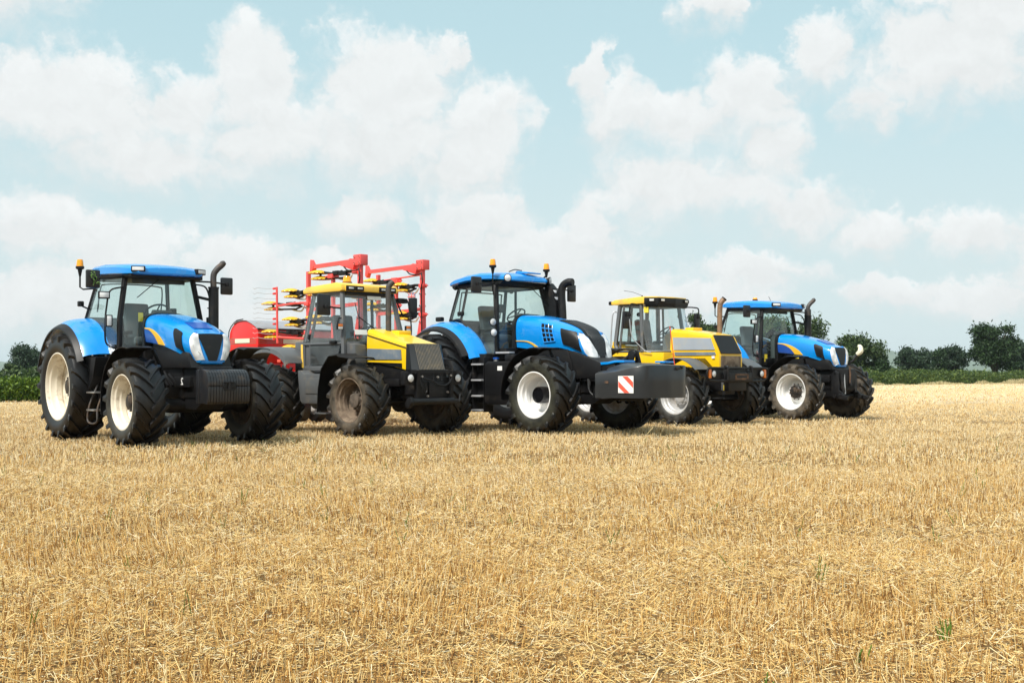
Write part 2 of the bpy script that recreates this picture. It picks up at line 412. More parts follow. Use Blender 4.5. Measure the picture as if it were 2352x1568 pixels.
def loft_body(secs, bulge=.05, sub=4):
    rings = [section(*s) for s in secs]; n = len(rings[0]); G = []
    cols = [curve([r[i] for r in rings], sub) for i in range(n)]
    G = [[cols[i][k] for i in range(n)] for k in range(len(cols[0]))]
    mb = MB(); mb.grid(G)
    # rounded nose: shrinking rings that swell forward
    last = G[-1]; c = sum((Vector(p) for p in last), Vector()) / n
    prev = [Vector(p) for p in last]; off = len(mb.v) - n
    for s, b in ((.96, .38), (.86, .68), (.7, .86), (.45, .96), (.2, 1.0)):
        ring = []
        for p in last:
            q = c.lerp(Vector(p), s); q.x = c.x + (Vector(p).x - c.x) * s + bulge * b; ring.append(q)
        o = len(mb.v); mb.v += [tuple(p) for p in ring]
        for i in range(n - 1): mb.f.append((off + i, off + i + 1, o + i + 1, o + i))
        mb.f.append((off + n - 1, off, o, o + n - 1)); off = o
    mb.v.append((c.x + bulge, c.y, c.z)); ci = len(mb.v) - 1
    for i in range(n): mb.f.append((off + i, off + (i + 1) % n, ci))
    return mb
def arc_fender(c, prof, a0, a1, th=.012, n=22):
    """shell round a wheel centre c=(x, z); prof = [(y, radius)...]; angles in degrees from straight up, + forward"""
    G = []
    for k in range(n):
        a = R(a0 + (a1 - a0) * k / (n - 1)); G.append([(c[0] + r * math.sin(a), y, c[1] + r * math.cos(a)) for y, r in prof])
    return MB().grid(G, th)

# ------------------------------------------------------------------ wheels
_wc = {}
def tyre_mesh(rad, w, rim, nl, lh=.052):
    key = ('t', rad, w, rim, nl)
    if key in _wc: return _wc[key]
    rc = rad - lh; h = rc - rim; W = w / 2
    prof = [(rim - .015, -.80), (rim + .01, -.86), (rim + h * .12, -.93), (rim + h * .35, -1.0), (rim + h * .58, -1.0), (rim + h * .78, -.965), (rim + h * .90, -.90), (rim + h * .96, -.78), (rim + h * .985, -.5), (rc, 0)]
    prof = prof + [(r, -y) for r, y in prof[-2::-1]]
    mb = MB(); mb.lathe([(r, y * W) for r, y in prof], n=72)
    def rbase(t):            # tread radius and y at t (0 centre .. 1 shoulder .. 1.3 down the sidewall)
        if t <= 1: return rc - h * .02 * t - h * .05 * max(0, t - .75) / .25 * 1.0, t * .92
        u = (t - 1) / .3; return rc - h * (.07 + .22 * u), .92 + .075 * u
    lead = .62 * w / rad
    for s in (-1, 1):
        for i in range(nl):
            ph = 2 * math.pi * (i + (.5 if s > 0 else 0)) / nl; st = []
            for k, t in enumerate((-.06, .15, .35, .55, .75, .92, 1.06, 1.2, 1.3)):
                r, y = rbase(max(t, 0)); y = y if t >= 0 else t
                a = ph + lead * (1 - min(max(t, 0), 1.1) ** .85)
                hw = (.027 + .018 * max(t, 0)) / rad * (.85 if t > 1 else 1); top = lh * (1.0 if t < 1 else max(.15, 1 - (t - 1) * 2.6))
                tilt = .06 * (max(t - .8, 0))
                pts = []
                for ro, ww in ((r - .012, 1.35), (r + top, .85)):
                    for sg in (-1, 1):
                        b = a + sg * hw * ww
                        yy = s * (y * W + (top * .9 if (t > 1 and ro > r) else 0) * 1.0)
                        pts.append((ro * math.sin(b), yy, ro * math.cos(b)))
                st.append(pts)
            vs = [p for q in st for p in q]; fs = []
            for k in range(len(st) - 1):
                o = k * 4
                for a1, b1 in ((0, 1), (1, 3), (3, 2), (2, 0)): fs.append((o + a1, o + b1, o + 4 + b1, o + 4 + a1))
            fs += [(0, 1, 3, 2), (len(vs) - 4, len(vs) - 2, len(vs) - 1, len(vs) - 3)]
            mb.add(vs, fs)
    me = mb.mesh('tyre', 32); _wc[key] = me; return me
def wheel(parent, x, y, rad, w, rim, tm, rm, hm, nl=19, dish=.12, hubr=.19, hubd=.16, smooth=False, label=None, spin=0.0):
    """wheel > tyre, hub. y < 0 is the right-hand side; outer face away from the tractor"""
    W = w / 2
    k = ('r', rad, w, rim, dish)
    if k not in _wc:
        mb = MB()
        pr = [(rim + .02, -.83 * W), (rim + .022, -.90 * W), (rim + .002, -.91 * W), (rim - .012, -.84 * W), (rim - .022, -.74 * W), (rim - .05, -.66 * W), (rim - .062, -.45 * W), (rim - .085, -.36 * W), (rim - .095, -.1 * W),
              (rim - .075, .0), (rim - .09, dish * .5), (rim - .10, dish), (rim - .16, dish + .012), (rim - .19, dish - .02), (hubr + .05, dish - .035), (hubr - .02, dish - .03), (.01, dish - .03)]
        mb.lathe(pr, n=56); mb.lathe([(rim - .005, .8 * W), (rim - .06, .6 * W), (rim - .08, .2), (rim - .1, dish + .03), (.01, dish + .03)], n=56)
        _wc[k] = mb
    o = bpy.data.objects.new('wheel', _wc[k].mesh('wheel', 30)); o.data.materials.append(rm); COL.objects.link(o); o.parent = parent
    o.location = (x, y, rad); sg = 1 if y < 0 else -1; o.scale = (1, sg, 1); o.rotation_euler = (0, spin, 0)
    if label: o['label'] = label
    t = tyre_mesh(rad, w, rim, nl).copy() if False else tyre_mesh(rad, w, rim, nl)
    if not t.materials: t.materials.append(tm)
    elif t.materials[0] != tm: t = t.copy(); t.materials[0] = tm
    to = bpy.data.objects.new('tyre', t); COL.objects.link(to); to.parent = o
    hb = MB(); hb.lathe([(hubr, dish - .02), (hubr, dish - hubd * .55), (hubr - .025, dish - hubd * .7), (hubr * .72, dish - hubd * .75), (hubr * .68, dish - hubd), (hubr * .55, dish - hubd - .01), (.005, dish - hubd - .012)], n=28)
    if smooth: hb = MB(); hb.lathe([(hubr, dish - .02), (hubr, dish - hubd * .93), (hubr * .93, dish - hubd), (hubr * .8, dish - hubd), (hubr * .78, dish - hubd + .02), (.005, dish - hubd + .02)], n=36)
    for i in range(0 if smooth else 10):
        a = 2 * math.pi * i / 10; hb.lathe([(.014, dish - hubd * .6), (.014, dish - hubd * .88), (.002, dish - hubd * .9)], c=(hubr * .84 * math.sin(a), 0, hubr * .84 * math.cos(a)), n=6)
        hb.lathe([(.013, dish - .03), (.013, dish - .055), (.002, dish - .058)], c=((hubr + .03) * math.sin(a + .3), 0, (hubr + .03) * math.cos(a + .3)), n=6)
    hb.build('hub', hm, o)
    return o

# ------------------------------------------------------------------ shared fittings
def beacon(parent, x, y, z, stalk=None, r=.062, h=.125):
    b = MB()
    b.lathe([(.002, z + .0), (r * .75, z), (r * 1.25, z + .02), (r * 1.22, z + .06), (.002, z + .06)], c=(x, y, 0), axis='z', n=20)
    if stalk: b.tube(stalk + [(x, y, z + .01)], .016, 8); b.lathe([(.02, z - .12), (.04, z - .02), (.04, z + .005)], c=(x, y, 0), axis='z', n=12)
    o = b.build('beacon', black, parent)
    MB().lathe([(r * 1.08, z + .06), (r * 1.06, z + .07), (r * .9, z + .06 + h * .8), (r * .75, z + .06 + h), (.002, z + .065 + h)], c=(x, y, 0), axis='z', n=20).build('lens', amber, o)
    return o
def mirror(parent, cx, cy, cz, w, h, arm, yaw=0.0):
    """shell, glass behind, arm"""
    c = MB(); c.box(-.035, .035, -w / 2, w / 2, -h / 2, h / 2, .03)
    M = Matrix.Translation((cx, cy, cz)) @ Matrix.Rotation(yaw, 4, 'Z')
    c.v = [tuple(M @ Vector(p)) for p in c.v]
    o = c.build('mirror', mirrorb, parent)
    g = MB(); g.box(-.041, -.035, -w / 2 + .025, w / 2 - .025, -h / 2 + .025, h / 2 - .025, .0); g.v = [tuple(M @ Vector(p)) for p in g.v]
    g.build('mirror_glass', steel, o)
    a = MB(); a.tube(curve(arm, 5), .017, 8); a.lathe([(.04, -.03), (.045, 0), (.04, .03)], c=(arm[-1][0], arm[-1][1], arm[-1][2]), axis='z', n=12); a.build('mirror_arm', black, o)
    return o
def lampbox(parent, x, y, z, w, h, d=.07, yaw=0.0, name='work_lamp', bm=None, round_=False):
    M = Matrix.Translation((x, y, z)) @ Matrix.Rotation(yaw, 4, 'Z'); b = MB(); l = MB()
    if round_:
        b.lathe([(.002, -d), (w * .3, -d), (w * .5, -.01), (w * .5, 0), (w * .42, .004)], axis='x', n=20); l.lathe([(w * .44, .0), (w * .3, .014), (.002, .02)], axis='x', n=20)
    else:
        b.box(-d, 0, -w / 2, w / 2, -h / 2, h / 2, .012); l.box(-.01, .008, -w / 2 + .022, w / 2 - .022, -h / 2 + .020, h / 2 - .020, .005)
    for q in (b, l): q.v = [tuple(M @ Vector(p)) for p in q.v]
    o = b.build(name, bm or black, parent); l.build('lens', lens, o); return o
def seat_wheel(parent, x, y, z, sw=(.62, .30)):
    """driver's seat and steering column inside a cab; x,z = seat cushion centre"""
    s = MB(); s.box(x - .25, x + .25, y - .25, y + .25, z - .08, z + .06, .05)
    s.box(x - .2, x + .2, y - .2, y + .2, z - .5, z - .09, .03)
    o = s.build('seat', seatm, parent)
    b = MB(); M = Matrix.Translation((x - .26, y, z + .36)) @ Matrix.Rotation(R(-10), 4, 'Y'); b.box(-.07, .07, -.24, .24, -.34, .34, .06, M); b.build('backrest', seatm, o)
    r = MB()
    for q in (-.33, .33): r.box(x - .2, x + .22, y + q - .06, y + q + .06, z + .10, z + .17, .02)
    r.build('armrest', black, o)
    wx, wz = x + sw[0], z + sw[1]; c = MB(); n = Vector((-.62, 0, .78)); u = Vector((0, 1, 0)); v = n.cross(u)
    c.tube([Vector((wx, y, wz)) + (u * math.cos(a) + v * math.sin(a)) * .21 for a in [2 * math.pi * i / 24 for i in range(24)]], .017, 6, closed=True)
    for a in (.5, 2.6, 4.7): c.tube([(wx, y, wz), Vector((wx, y, wz)) + (u * math.cos(a) + v * math.sin(a)) * .2], .014, 6)
    c.tube([(wx, y, wz), (wx + .12, y, wz - .3)], .04, 8); so = c.build('steering_wheel', black, parent)
    d = MB(); d.prism([(wx + .06, z - .6), (wx + .32, z - .6), (wx + .36, wz - .08), (wx + .24, wz + .04), (wx + .05, wz - .14)], 'y', y - .19, y + .19, .03); d.build('dashboard', cream_in, parent)
def wiper(parent, p, q, r):
    w = MB(); w.tube([p, q], .009, 6); a, b = Vector(q), Vector(r); w.tube([a - (b - a) * .0, b], .008, 6); return w.build('wiper', black, parent)
def text_mesh(s, size, mirrored, th=.003):
    cu = bpy.data.curves.new('txt', 'FONT'); cu.body = s; cu.size = size; cu.extrude = th; cu.align_x = 'CENTER'; cu.align_y = 'CENTER'
    ob = bpy.data.objects.new('txt', cu); COL.objects.link(ob); dg = bpy.context.evaluated_depsgraph_get()
    me = bpy.data.meshes.new_from_object(ob.evaluated_get(dg)); bpy.data.objects.remove(ob); bpy.data.curves.remove(cu)
    if mirrored:
        for v in me.vertices: v.co.x = -v.co.x
        me.flip_normals()
    return me
def tri_bar(mb, p, q, w): return mb.beam(p, q, w)

# ------------------------------------------------------------------ blue tractors of the smaller kind
def blue_tractor(loc, heading, label, tm, rimm, rimfar, front):
    T = thing('tractor', label, 'tractor', (loc[0], loc[1], 0), R(heading - 90), 'blue tractors')
    # wheels
    wheel(T, 0, -1.07, .735, .52, .445, tm, rimm, hubm, 17, .05, .17, .17)
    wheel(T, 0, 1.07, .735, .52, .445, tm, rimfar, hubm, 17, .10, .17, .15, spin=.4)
    wheel(T, -2.87, -1.05, .97, .64, .60, tm, rimm, hubm, 18, .02, .2, .12, spin=.2)
    wheel(T, -2.87, 1.05, .97, .64, .60, tm, rimm, hubm, 18, .10, .2, .12)
    # backbone
    c = MB(); c.box(-1.35, .12, -.30, .30, .78, 1.5, .03); c.box(-3.1, -1.3, -.33, .33, .62, 1.45, .04); c.box(-3.35, -2.6, -.5, .5, .75, 1.25, .03)
    c.box(.05, .86, -.27, .27, .80, 1.32, .025); c.prism([(-.45, .62), (.5, .6), (.86, .78), (.86, .95), (-.45, .95)], 'y', -.24, .24, .02)
    c.box(-.1, .5, -.345, .345, .98, 1.16, .015); c.prism([(.0, 1.3), (.62, 1.3), (.5, 1.55), (-.2, 1.7), (-.9, 1.76), (-.9, 1.3)], 'y', -.37, .37, .02)
    for i in range(5): c.tube([(-1.1 + i * .2, -.34, 1.2 + .05 * (i % 2)), (-.9 + i * .2, -.36, 1.12), (-.7 + i * .17, -.33, 1.0)], .02, 6)
    c.build('chassis', chass, T)
    ax = MB(); ax.tube([(0, -.88, .72), (0, -.45, .66), (0, .45, .66), (0, .88, .72)], [.13, .12, .12, .13], 12); ax.lathe([(.02, -.9), (.21, -.9), (.21, -.74), (.15, -.66), (.02, -.66)], c=(0, 0, .735), n=20)
    ax.lathe([(.02, .9), (.21, .9), (.21, .74), (.15, .66), (.02, .66)], c=(0, 0, .735), n=20); ax.tube([(-.22, -.7, .7), (-.2, .7, .7)], .03, 8)
    ax.tube([(-2.87, -.95, .97), (-2.87, .95, .97)], .17, 14); ax.build('axle', chass, T)
    # bonnet
    secs = [(-1.1, 0, .40, .43, 1.76, 1.98, 2.27), (-.75, 0, .41, .435, 1.73, 1.95, 2.24), (-.35, 0, .42, .44, 1.68, 1.90, 2.16), (0, .05, .41, .435, 1.60, 1.83, 2.07), (.25, .12, .34, .415, 1.50, 1.76, 1.98), (.42, .18, .25, .385, 1.41, 1.71, 1.925), (.50, .2, .19, .355, 1.365, 1.69, 1.90)]
    body = loft_body(secs, .06); bv = body.bvh(); bo = body.build('bonnet', blue, T, 30)
    patch(bv, curve([(.7, -.235, 1.865), (.7, 0, 1.872), (.7, .235, 1.865)]), curve([(.7, -.075, 1.425), (.7, 0, 1.42), (.7, .075, 1.425)]), (-1, 0, 0), 'grille', black, bo, .006)
    gl = MB()
    for i in range(7):
        y = -.18 + .06 * i; top = Vector((.7, y, 1.85)); bo_z = 1.47 + abs(y) * 1.5
        P = []
        for k in range(8):
            z = 1.85 + (bo_z - 1.85) * k / 7; h = bv.ray_cast(Vector((2, y, z)), Vector((-1, 0, 0)))
            if h[0]: P.append(h[0] + Vector((.012, 0, 0)))
        gl.tube(P, .006, 5)
    gl.build('grille_rib', blackg, bo)
    both(bv, curve([(.6, -.268, 1.86), (.6, -.235, 1.74), (.6, -.175, 1.58), (.6, -.108, 1.435)]), curve([(.55, -.318, 1.875), (.5, -.322, 1.78), (.5, -.290, 1.62), (.5, -.19, 1.435)]), (-.72, .69, 0), 'headlight', lens, bo, off=.007)
    both(bv, [(.06, -.5, 1.955), (.10, -.5, 1.965), (.30, -.5, 1.895), (.325, -.5, 1.87)], [(.15, -.5, 1.655), (.20, -.5, 1.645), (.36, -.5, 1.575), (.375, -.5, 1.575)], (0, 1, 0), 'side_grille', black, bo, off=.005)
    both(bv, curve([(-1.09, -.5, 2.015), (-.85, -.5, 1.995), (-.6, -.5, 1.92), (-.4, -.5, 1.81), (-.28, -.5, 1.69)]), curve([(-1.09, -.5, 1.998), (-.88, -.5, 1.965), (-.7, -.5, 1.88), (-.6, -.5, 1.79), (-.54, -.5, 1.715)]), (0, 1, 0), 'stripe', swoosh, bo, off=.004)
    both(bv, curve([(-1.09, -.5, 1.992), (-.89, -.5, 1.96), (-.71, -.5, 1.87), (-.61, -.5, 1.78), (-.56, -.5, 1.725)]), [(-1.09, -.5, 1.77), (-.85, -.5, 1.75), (-.6, -.5, 1.722), (-.56, -.5, 1.72)], (0, 1, 0), 'lower_panel', deepblue, bo, off=.003)
    patch(bv, [(-.02, -.19, 2.3), (-.02, .19, 2.3)], [(.30, -.17, 2.3), (.30, .17, 2.3)], (0, 0, -1), 'bonnet_vent', deepblue, bo, .004)
    sk = MB(); r0 = section(-1.19, 0, .42, .45, 1.45, 1.99, 2.285); r1 = section(-1.09, 0, .42, .45, 1.45, 1.99, 2.285); sk.grid([r0, r1]); k = len(r0); sk.f.append(tuple(range(k))); sk.f.append(tuple(range(2 * k - 1, k - 1, -1))); sk.build('bulkhead', black, T)
    for s in (-1, 1):
        rim(bv, curve([(.56, s * -.275, 1.885), (.55, s * -.325, 1.89), (.5, s * -.336, 1.78), (.5, s * -.304, 1.61), (.5, s * -.198, 1.42), (.53, s * -.11, 1.418)]), (-.72, s * .69, 0), .017, blue, bo)
        for q, rr in (((.55, s * .287, 1.79), .036), ((.55, s * .25, 1.66), .042), ((.55, s * .19, 1.53), .042)): spot(bv, q, (-.72, -s * .69, 0), rr, silver, bo, .010)
    # cab frame
    f = MB(); A0, A1, A2 = (-1.47, .63, 2.97), (-1.40, .76, 2.2), (-1.42, .76, 1.62); C0, C1, C2 = (-2.62, .66, 2.99), (-2.86, .80, 2.22), (-2.86, .80, 2.0)
    for s in (-1, 1):
        P = lambda q: (q[0], s * q[1], q[2])
        f.tube([P(A0), P(A1), P(A2)], .055, 6); f.tube([P(C0), P(C1)], .042, 6)
        f.tube(curve([P((-2.86, .80, 2.22)), P((-2.45, .82, 1.98)), P((-2.0, .82, 1.62)), P((-1.85, .82, 1.38))], 5), .028, 6)
        f.tube([P(A0), P(C0)], .06, 6); f.box(-1.95, -1.38, s * .79 - .04, s * .79 + .04, 1.36, 1.5, .015)
        f.tube([P((-1.40, .76, 1.62)), P((-1.42, .76, 1.4))], .055, 6)
        f.prism([(-1.42, 1.42), (-1.26, 1.42), (-1.25, 1.60), (-1.40, 1.60)], 'y', s * .70, s * .45, .02)
    f.tube([(-1.47, -.63, 2.97), (-1.47, .63, 2.97)], .06, 6); f.tube([(-2.62, -.66, 2.99), (-2.62, .66, 2.99)], .05, 6); f.tube([(-2.86, -.8, 2.22), (-2.86, .8, 2.22)], .035, 6)
    f.box(-2.85, -1.42, -.78, .78, 1.34, 1.44, .02); f.box(-2.95, -2.75, -.7, .7, 1.3, 2.2, .03)
    f.box(-1.5, -1.36, -.74, .74, 1.38, 1.62, .02)
    cab = f.build('cab_frame', black, T)
    # glass
    for s in (-1, 1):
        P = lambda x, y, z: (x, s * y, z)
        g = MB(); g.sheet([P(-1.47, .655, 2.93), P(-2.58, .68, 2.95), P(-2.82, .815, 2.22), P(-2.43, .83, 1.97), P(-2.0, .83, 1.62), P(-1.86, .82, 1.5), P(-1.42, .79, 1.5), P(-1.42, .79, 2.2)], .006)
        d = g.build('door', glass, T); h = MB(); h.box(-1.62, -1.48, s * .80 - .02, s * .80 + .02, 1.66, 1.72, .012); h.build('handle', black, d)
    w = []
    for k in range(9):
        y = -.62 + 1.24 * k / 8; b = .10 * (1 - (y / .62) ** 2); w.append([(-1.47 + b, y, 2.93), (-1.40 + b, y * 1.14, 2.45), (-1.38 + b, y * 1.19, 2.05), (-1.37 + b, y * 1.19, 1.62)])
    MB().grid(w, .006).build('windscreen', glass, T)
    MB().sheet([(-2.64, -.63, 2.95), (-2.64, .63, 2.95), (-2.87, .76, 2.25), (-2.87, -.76, 2.25)], .006).build('rear_window', glass, T)
    # roof
    G = []
    for x, hw, zl, zt in [(-2.82, .66, 3.05, 3.06), (-2.80, .74, 3.02, 3.13), (-2.6, .80, 3.0, 3.19), (-2.1, .80, 2.985, 3.20), (-1.6, .79, 2.965, 3.175), (-1.3, .74, 2.95, 3.14), (-1.08, .66, 2.945, 3.105), (-1.0, .6, 2.955, 3.07), (-.99, .57, 2.98, 3.02)]:
        row = [(x, -hw + .05, zl), (x, -hw, zl + .02), (x, -hw, zl + (zt - zl) * .62), (x, -hw + .05, zt - .03), (x, -hw * .5, zt), (x, 0, zt + .012)]
        G.append(row + [(p[0], -p[1], p[2]) for p in row[-2::-1]])
    r = MB(); r.grid(G); n = len(G[0]); r.f.append(tuple(range(n))); r.f.append(tuple(range((len(G) - 1) * n, len(G) * n)))
    for k in range(len(G) - 1): r.f.append((k * n, (k + 1) * n, (k + 1) * n + n - 1, k * n + n - 1))
    ro = r.build('roof', blue, T, 40)
    u = MB(); u.box(-2.7, -1.12, -.68, .68, 2.90, 2.965, .02); u.build('roof_lining', black, ro)
    for s in (-1, 1):
        lampbox(ro, -1.00, s * .60, 3.04, .24, .10, .08, s * R(28)); lampbox(ro, -2.80, s * .5, 3.08, .16, .08, .05, R(180))
    
    # rear fenders
    for s in (-1, 1):
        fn = arc_fender((-2.87, .97), [(s * .78, 1.265), (s * 1.0, 1.245), (s * 1.16, 1.205), (s * 1.255, 1.14)], -62, 62).build('rear_fender', blue, T)
        arc_fender((-2.87, .97), [(s * 1.25, 1.148), (s * 1.30, 1.12), (s * 1.345, 1.085), (s * 1.35, 1.05)], -75, 66).build('fender_flare', grey if False else black, fn)
        q = MB(); q.prism([(-2.25, 1.52), (-1.80, 1.50), (-1.60, 1.50), (-1.72, 1.15), (-2.02, .82), (-1.9, 1.2)], 'y', s * .78, s * 1.12, .01); q.build('fender_panel', black, fn)
        for yy in (.86, 1.1): b = MB(); b.lathe([(.016, -1.81), (.016, -1.79), (.001, -1.788)], c=(0, s * yy, 1.53), axis='x', n=8); b.build('bolt', bolt, fn)
    # front fenders
    for s in (-1, 1):
        ff = arc_fender((0, .735), [(s * .80, .90), (s * .86, .93), (s * 1.24, .93), (s * 1.31, .91)], -104, 14, .012).build('front_fender', black, T)
        b = MB(); b.tube([(.02, s * .78, 1.62), (.0, s * .62, 1.3), (.0, s * .55, .9)], .028, 8); b.tube([(-.5, s * .85, 1.42), (-.2, s * .6, 1.1)], .022, 6); b.build('bracket', black, ff)
    # steps, tank
    k = MB(); k.box(-1.98, -1.05, -.95, -.5, .70, 1.36, .05); k.build('fuel_tank', black, T)
    st = MB()
    st.tube(curve([(-1.82, -1.0, 1.0), (-1.85, -1.14, .62), (-1.84, -1.16, .36), (-1.45, -1.16, .36), (-1.44, -1.14, .62), (-1.42, -1.0, 1.0)], 6), .018, 8)
    so = st.build('ladder', exh, T)
    for z in (.55, .86): s2 = MB(); s2.box(-1.83, -1.46, -1.2, -1.02, z, z + .03, .006); s2.build('step', steel, so)
    # exhaust
    e = MB(); e.tube([(-1.1, .88, 1.5), (-1.1, .88, 2.78)], .092, 16); e.tube([(-1.1, .88, 2.76), (-1.1, .88, 2.79)], .1, 16)
    for z in (2.05, 2.4, 2.7): e.lathe([(.012, -.105), (.012, -.09)], c=(-1.1 - .03, .88, z), n=6)
    eo = e.build('exhaust', black, T); e2 = MB(); e2.tube(curve([(-1.1, .88, 2.75), (-1.1, .88, 3.0), (-1.07, .93, 3.11), (-1.02, 1.01, 3.20), (-1.0, 1.04, 3.27)], 6), [.056] * 22 + [.045, .03, .006], 14); e2.build('pipe', exh, eo)
    a = MB(); a.beam((-1.42, .7, 2.62), (-1.15, .86, 2.55), .05); a.tube(curve([(-1.46, .68, 2.85), (-1.25, .8, 2.78), (-1.16, .84, 2.5), (-1.12, .8, 2.2)], 5), .016, 6); a.build('bracket', black, eo)
    # mirrors, beacon, lights
    mirror(T, -1.52, -1.2, 2.86, .25, .32, [(-1.45, -.66, 2.92), (-1.44, -.8, 2.91), (-1.48, -1.05, 2.88), (-1.48, -1.2, 2.87)])
    mirror(T, -1.42, 1.3, 2.84, .24, .32, [(-1.43, .68, 2.90), (-1.40, .95, 2.90), (-1.38, 1.2, 2.88), (-1.38, 1.3, 2.87)])
    beacon(T, -2.87, -.92, 3.125, [(-2.72, -.68, 2.78), (-2.82, -.88, 2.76), (-2.87, -.92, 2.80)])
    ml = MB(); ml.box(-2.86, -2.76, -.98, -.88, 2.44, 2.54, .02); ml.tube([(-2.78, -.8, 2.4), (-2.8, -.93, 2.46)], .016, 6); ml.build('rear_lamp', black, T)
    hr = MB(); hr.tube(curve([(-1.40, -.70, 2.74), (-1.42, -.93, 2.66), (-1.45, -.98, 2.4), (-1.47, -1.0, 2.1), (-1.48, -.98, 1.75), (-1.44, -.82, 1.64)], 6), .016, 8); hr.build('grab_rail', black, T)
    lampbox(T, -1.38, -1.05, 2.58, .20, .13, .06, R(-8)); lampbox(T, -1.36, -.97, 2.13, .12, .21, .07, R(-8), 'indicator'); lampbox(T, -1.36, .95, 2.16, .11, .17, .07, R(8), 'indicator')
    wiper(T, (-1.36, -.05, 2.92), (-1.30, -.1, 2.88), (-1.27, -.5, 2.55))
    seat_wheel(T, -2.22, 0, 1.82, (.62, .50))
    rf = MB(); rf.tube(curve([(-2.80, -.62, 2.35), (-2.70, -.60, 2.78), (-2.68, -.5, 2.86), (-2.68, .0, 2.88), (-2.68, .5, 2.86), (-2.70, .60, 2.78), (-2.80, .62, 2.35)], 5), .014, 6); rf.tube([(-2.4, .55, 2.9), (-2.45, .60, 2.5), (-2.3, .68, 2.2)], .012, 6); rf.build('rear_window_frame', grey, T)
    cm = MB(); cm.box(-2.1, -1.95, .46, .56, 2.25, 2.42, .02); cm.tube([(-2.02, .52, 2.25), (-2.05, .55, 1.7)], .02, 6); cm.build('control_console', black, T)
    vz = MB(); vz.sheet([(-1.52, -.5, 2.93), (-1.52, .5, 2.93), (-1.5, .5, 2.83), (-1.5, -.5, 2.83)], .01); vz.build('sun_visor', cream_in, T)
    if front == 'weights':
        fw = MB(); fw.box(.84, .93, -.40, .40, .72, 1.27, .02); fo = fw.build('front_weight', wblack, T)
        for i in range(15):
            y = -.375 + .05 * i + .002; pl = MB()
            pl.prism([(.90, .73), (1.20, .71), (1.235, .75), (1.25, .99), (1.235, .995), (1.235, 1.005), (1.25, 1.01), (1.245, 1.09), (1.22, 1.165), (1.175, 1.225), (1.11, 1.265), (1.02, 1.28), (.90, 1.28)], 'y', y, y + .044, .006)
            pl.build('weight_plate', wblack, fo)
        pin = MB(); pin.box(1.22, 1.275, -.09, .09, .93, .955, .008); pin.box(1.22, 1.275, -.09, .09, 1.05, 1.075, .008); pin.tube([(1.26, 0, .93), (1.26, 0, 1.08)], .03, 10); pin.box(1.235, 1.25, -.12, .12, .95, 1.06, .01)
        pin.build('tow_pin', black, fo)
        me = text_mesh('2', .17, True); me.materials.append(pale)
        inst(me, 'painted_number', T, (.22, -.35, 1.07), (R(90), 0, 0), (1.05, 1, 1))
        MB().sheet([(-1.345, -.45, 2.29), (-1.345, -.36, 2.29), (-1.345, -.36, 2.13), (-1.345, -.45, 2.13)], .004).build('sticker', stick, T)
    else:
        lk = MB()
        for s in (-1, 1):
            lk.prism([(.62, .58), (.95, .55), (1.0, .64), (.82, .78), (.80, 1.22), (.70, 1.28), (.60, 1.2), (.58, .7)], 'y', s * .40, s * .34, .012)
            lk.prism([(.8, .56), (1.12, .52), (1.14, .62), (.84, .70)], 'y', s * .46, s * .40, .015)
            lk.tube([(.80, s * .28, 1.2), (.88, s * .26, .72)], .04, 10)
        lk.tube([(.72, -.46, .62), (.72, .46, .62)], .05, 10); lk.tube([(.70, -.4, 1.2), (.70, .4, 1.2)], .04, 10); lk.box(.55, .78, -.2, .2, .7, 1.3, .02)
        lk.tube([(.80, .02, 1.25), (.86, .03, 1.12), (.90, .02, .9)], .035, 8)
        lo = lk.build('front_linkage', chass, T)
        cy = MB(); cy.tube([(.84, -.20, 1.18), (.9, -.24, .68)], .022, 8); cy.build('ram', steel, lo)
        ch = MB(); ch.tube([(.86, .0, 1.36), (.88, .01, 1.2), (.88, .0, 1.0), (.885, .01, .95)], .022, 6); ch.build('chain', rust, lo)
        yb = MB(); yb.box(.785, .79, -.02, .06, .95, 1.05, .0); yb.build('sticker', stick, T); yb = MB(); yb.box(.10, .2, -.352, -.347, .78, .94, .0); yb.build('sticker', stick, T)
        MB().sheet([(-1.30, -.73, 1.72), (-1.30, -.62, 1.72), (-1.30, -.62, 1.52), (-1.30, -.73, 1.52)], .004).build('sticker', stick, T)
        MB().box(-.62, -.44, -.386, -.38, 1.60, 1.69, .0).build('sticker', stick, T)
        beacon(T, -2.3, 0.1, 3.2, None, .06, .05)
        an = MB(); an.tube([(-1.75, .1, 3.19), (-1.95, .25, 3.33)], .006, 5); an.build('aerial', black, ro)
        hl = MB(); hl.tube([(.45, .52, 1.45), (.55, .62, 1.55), (.62, .70, 1.72)], .03, 8); ho = hl.build('linkage_hook', chass, T)
        h2 = MB(); h2.tube(curve([(.60, .70, 1.70), (.68, .74, 1.78), (.66, .76, 1.90), (.6, .74, 1.92)], 4), [.05, .06, .065, .07, .075, .075, .07, .06, .06, .055, .05, .045, .03], 8); h2.build('hook_end', labelc, ho)
    return T

tyA = tyre_mat('tyre_rubber_clean', (.0055, .0055, .0065), (.085, .078, .055), .735, .6, .12)
tyE = tyre_mat('tyre_rubber_dusty', (.009, .0088, .009), (.17, .135, .095), .735, .9)
T1 = blue_tractor((-5.43, 20.99), 40, 'blue tractor with black front weight plates and a white mark, nearest on the left', tyA, cream, darkrim, 'weights')
T5 = blue_tractor((8.15, 32.2), 39.5, 'blue tractor with front lift arms and dusty tyres, far right end of the row', tyE, white, darkrim, 'linkage')

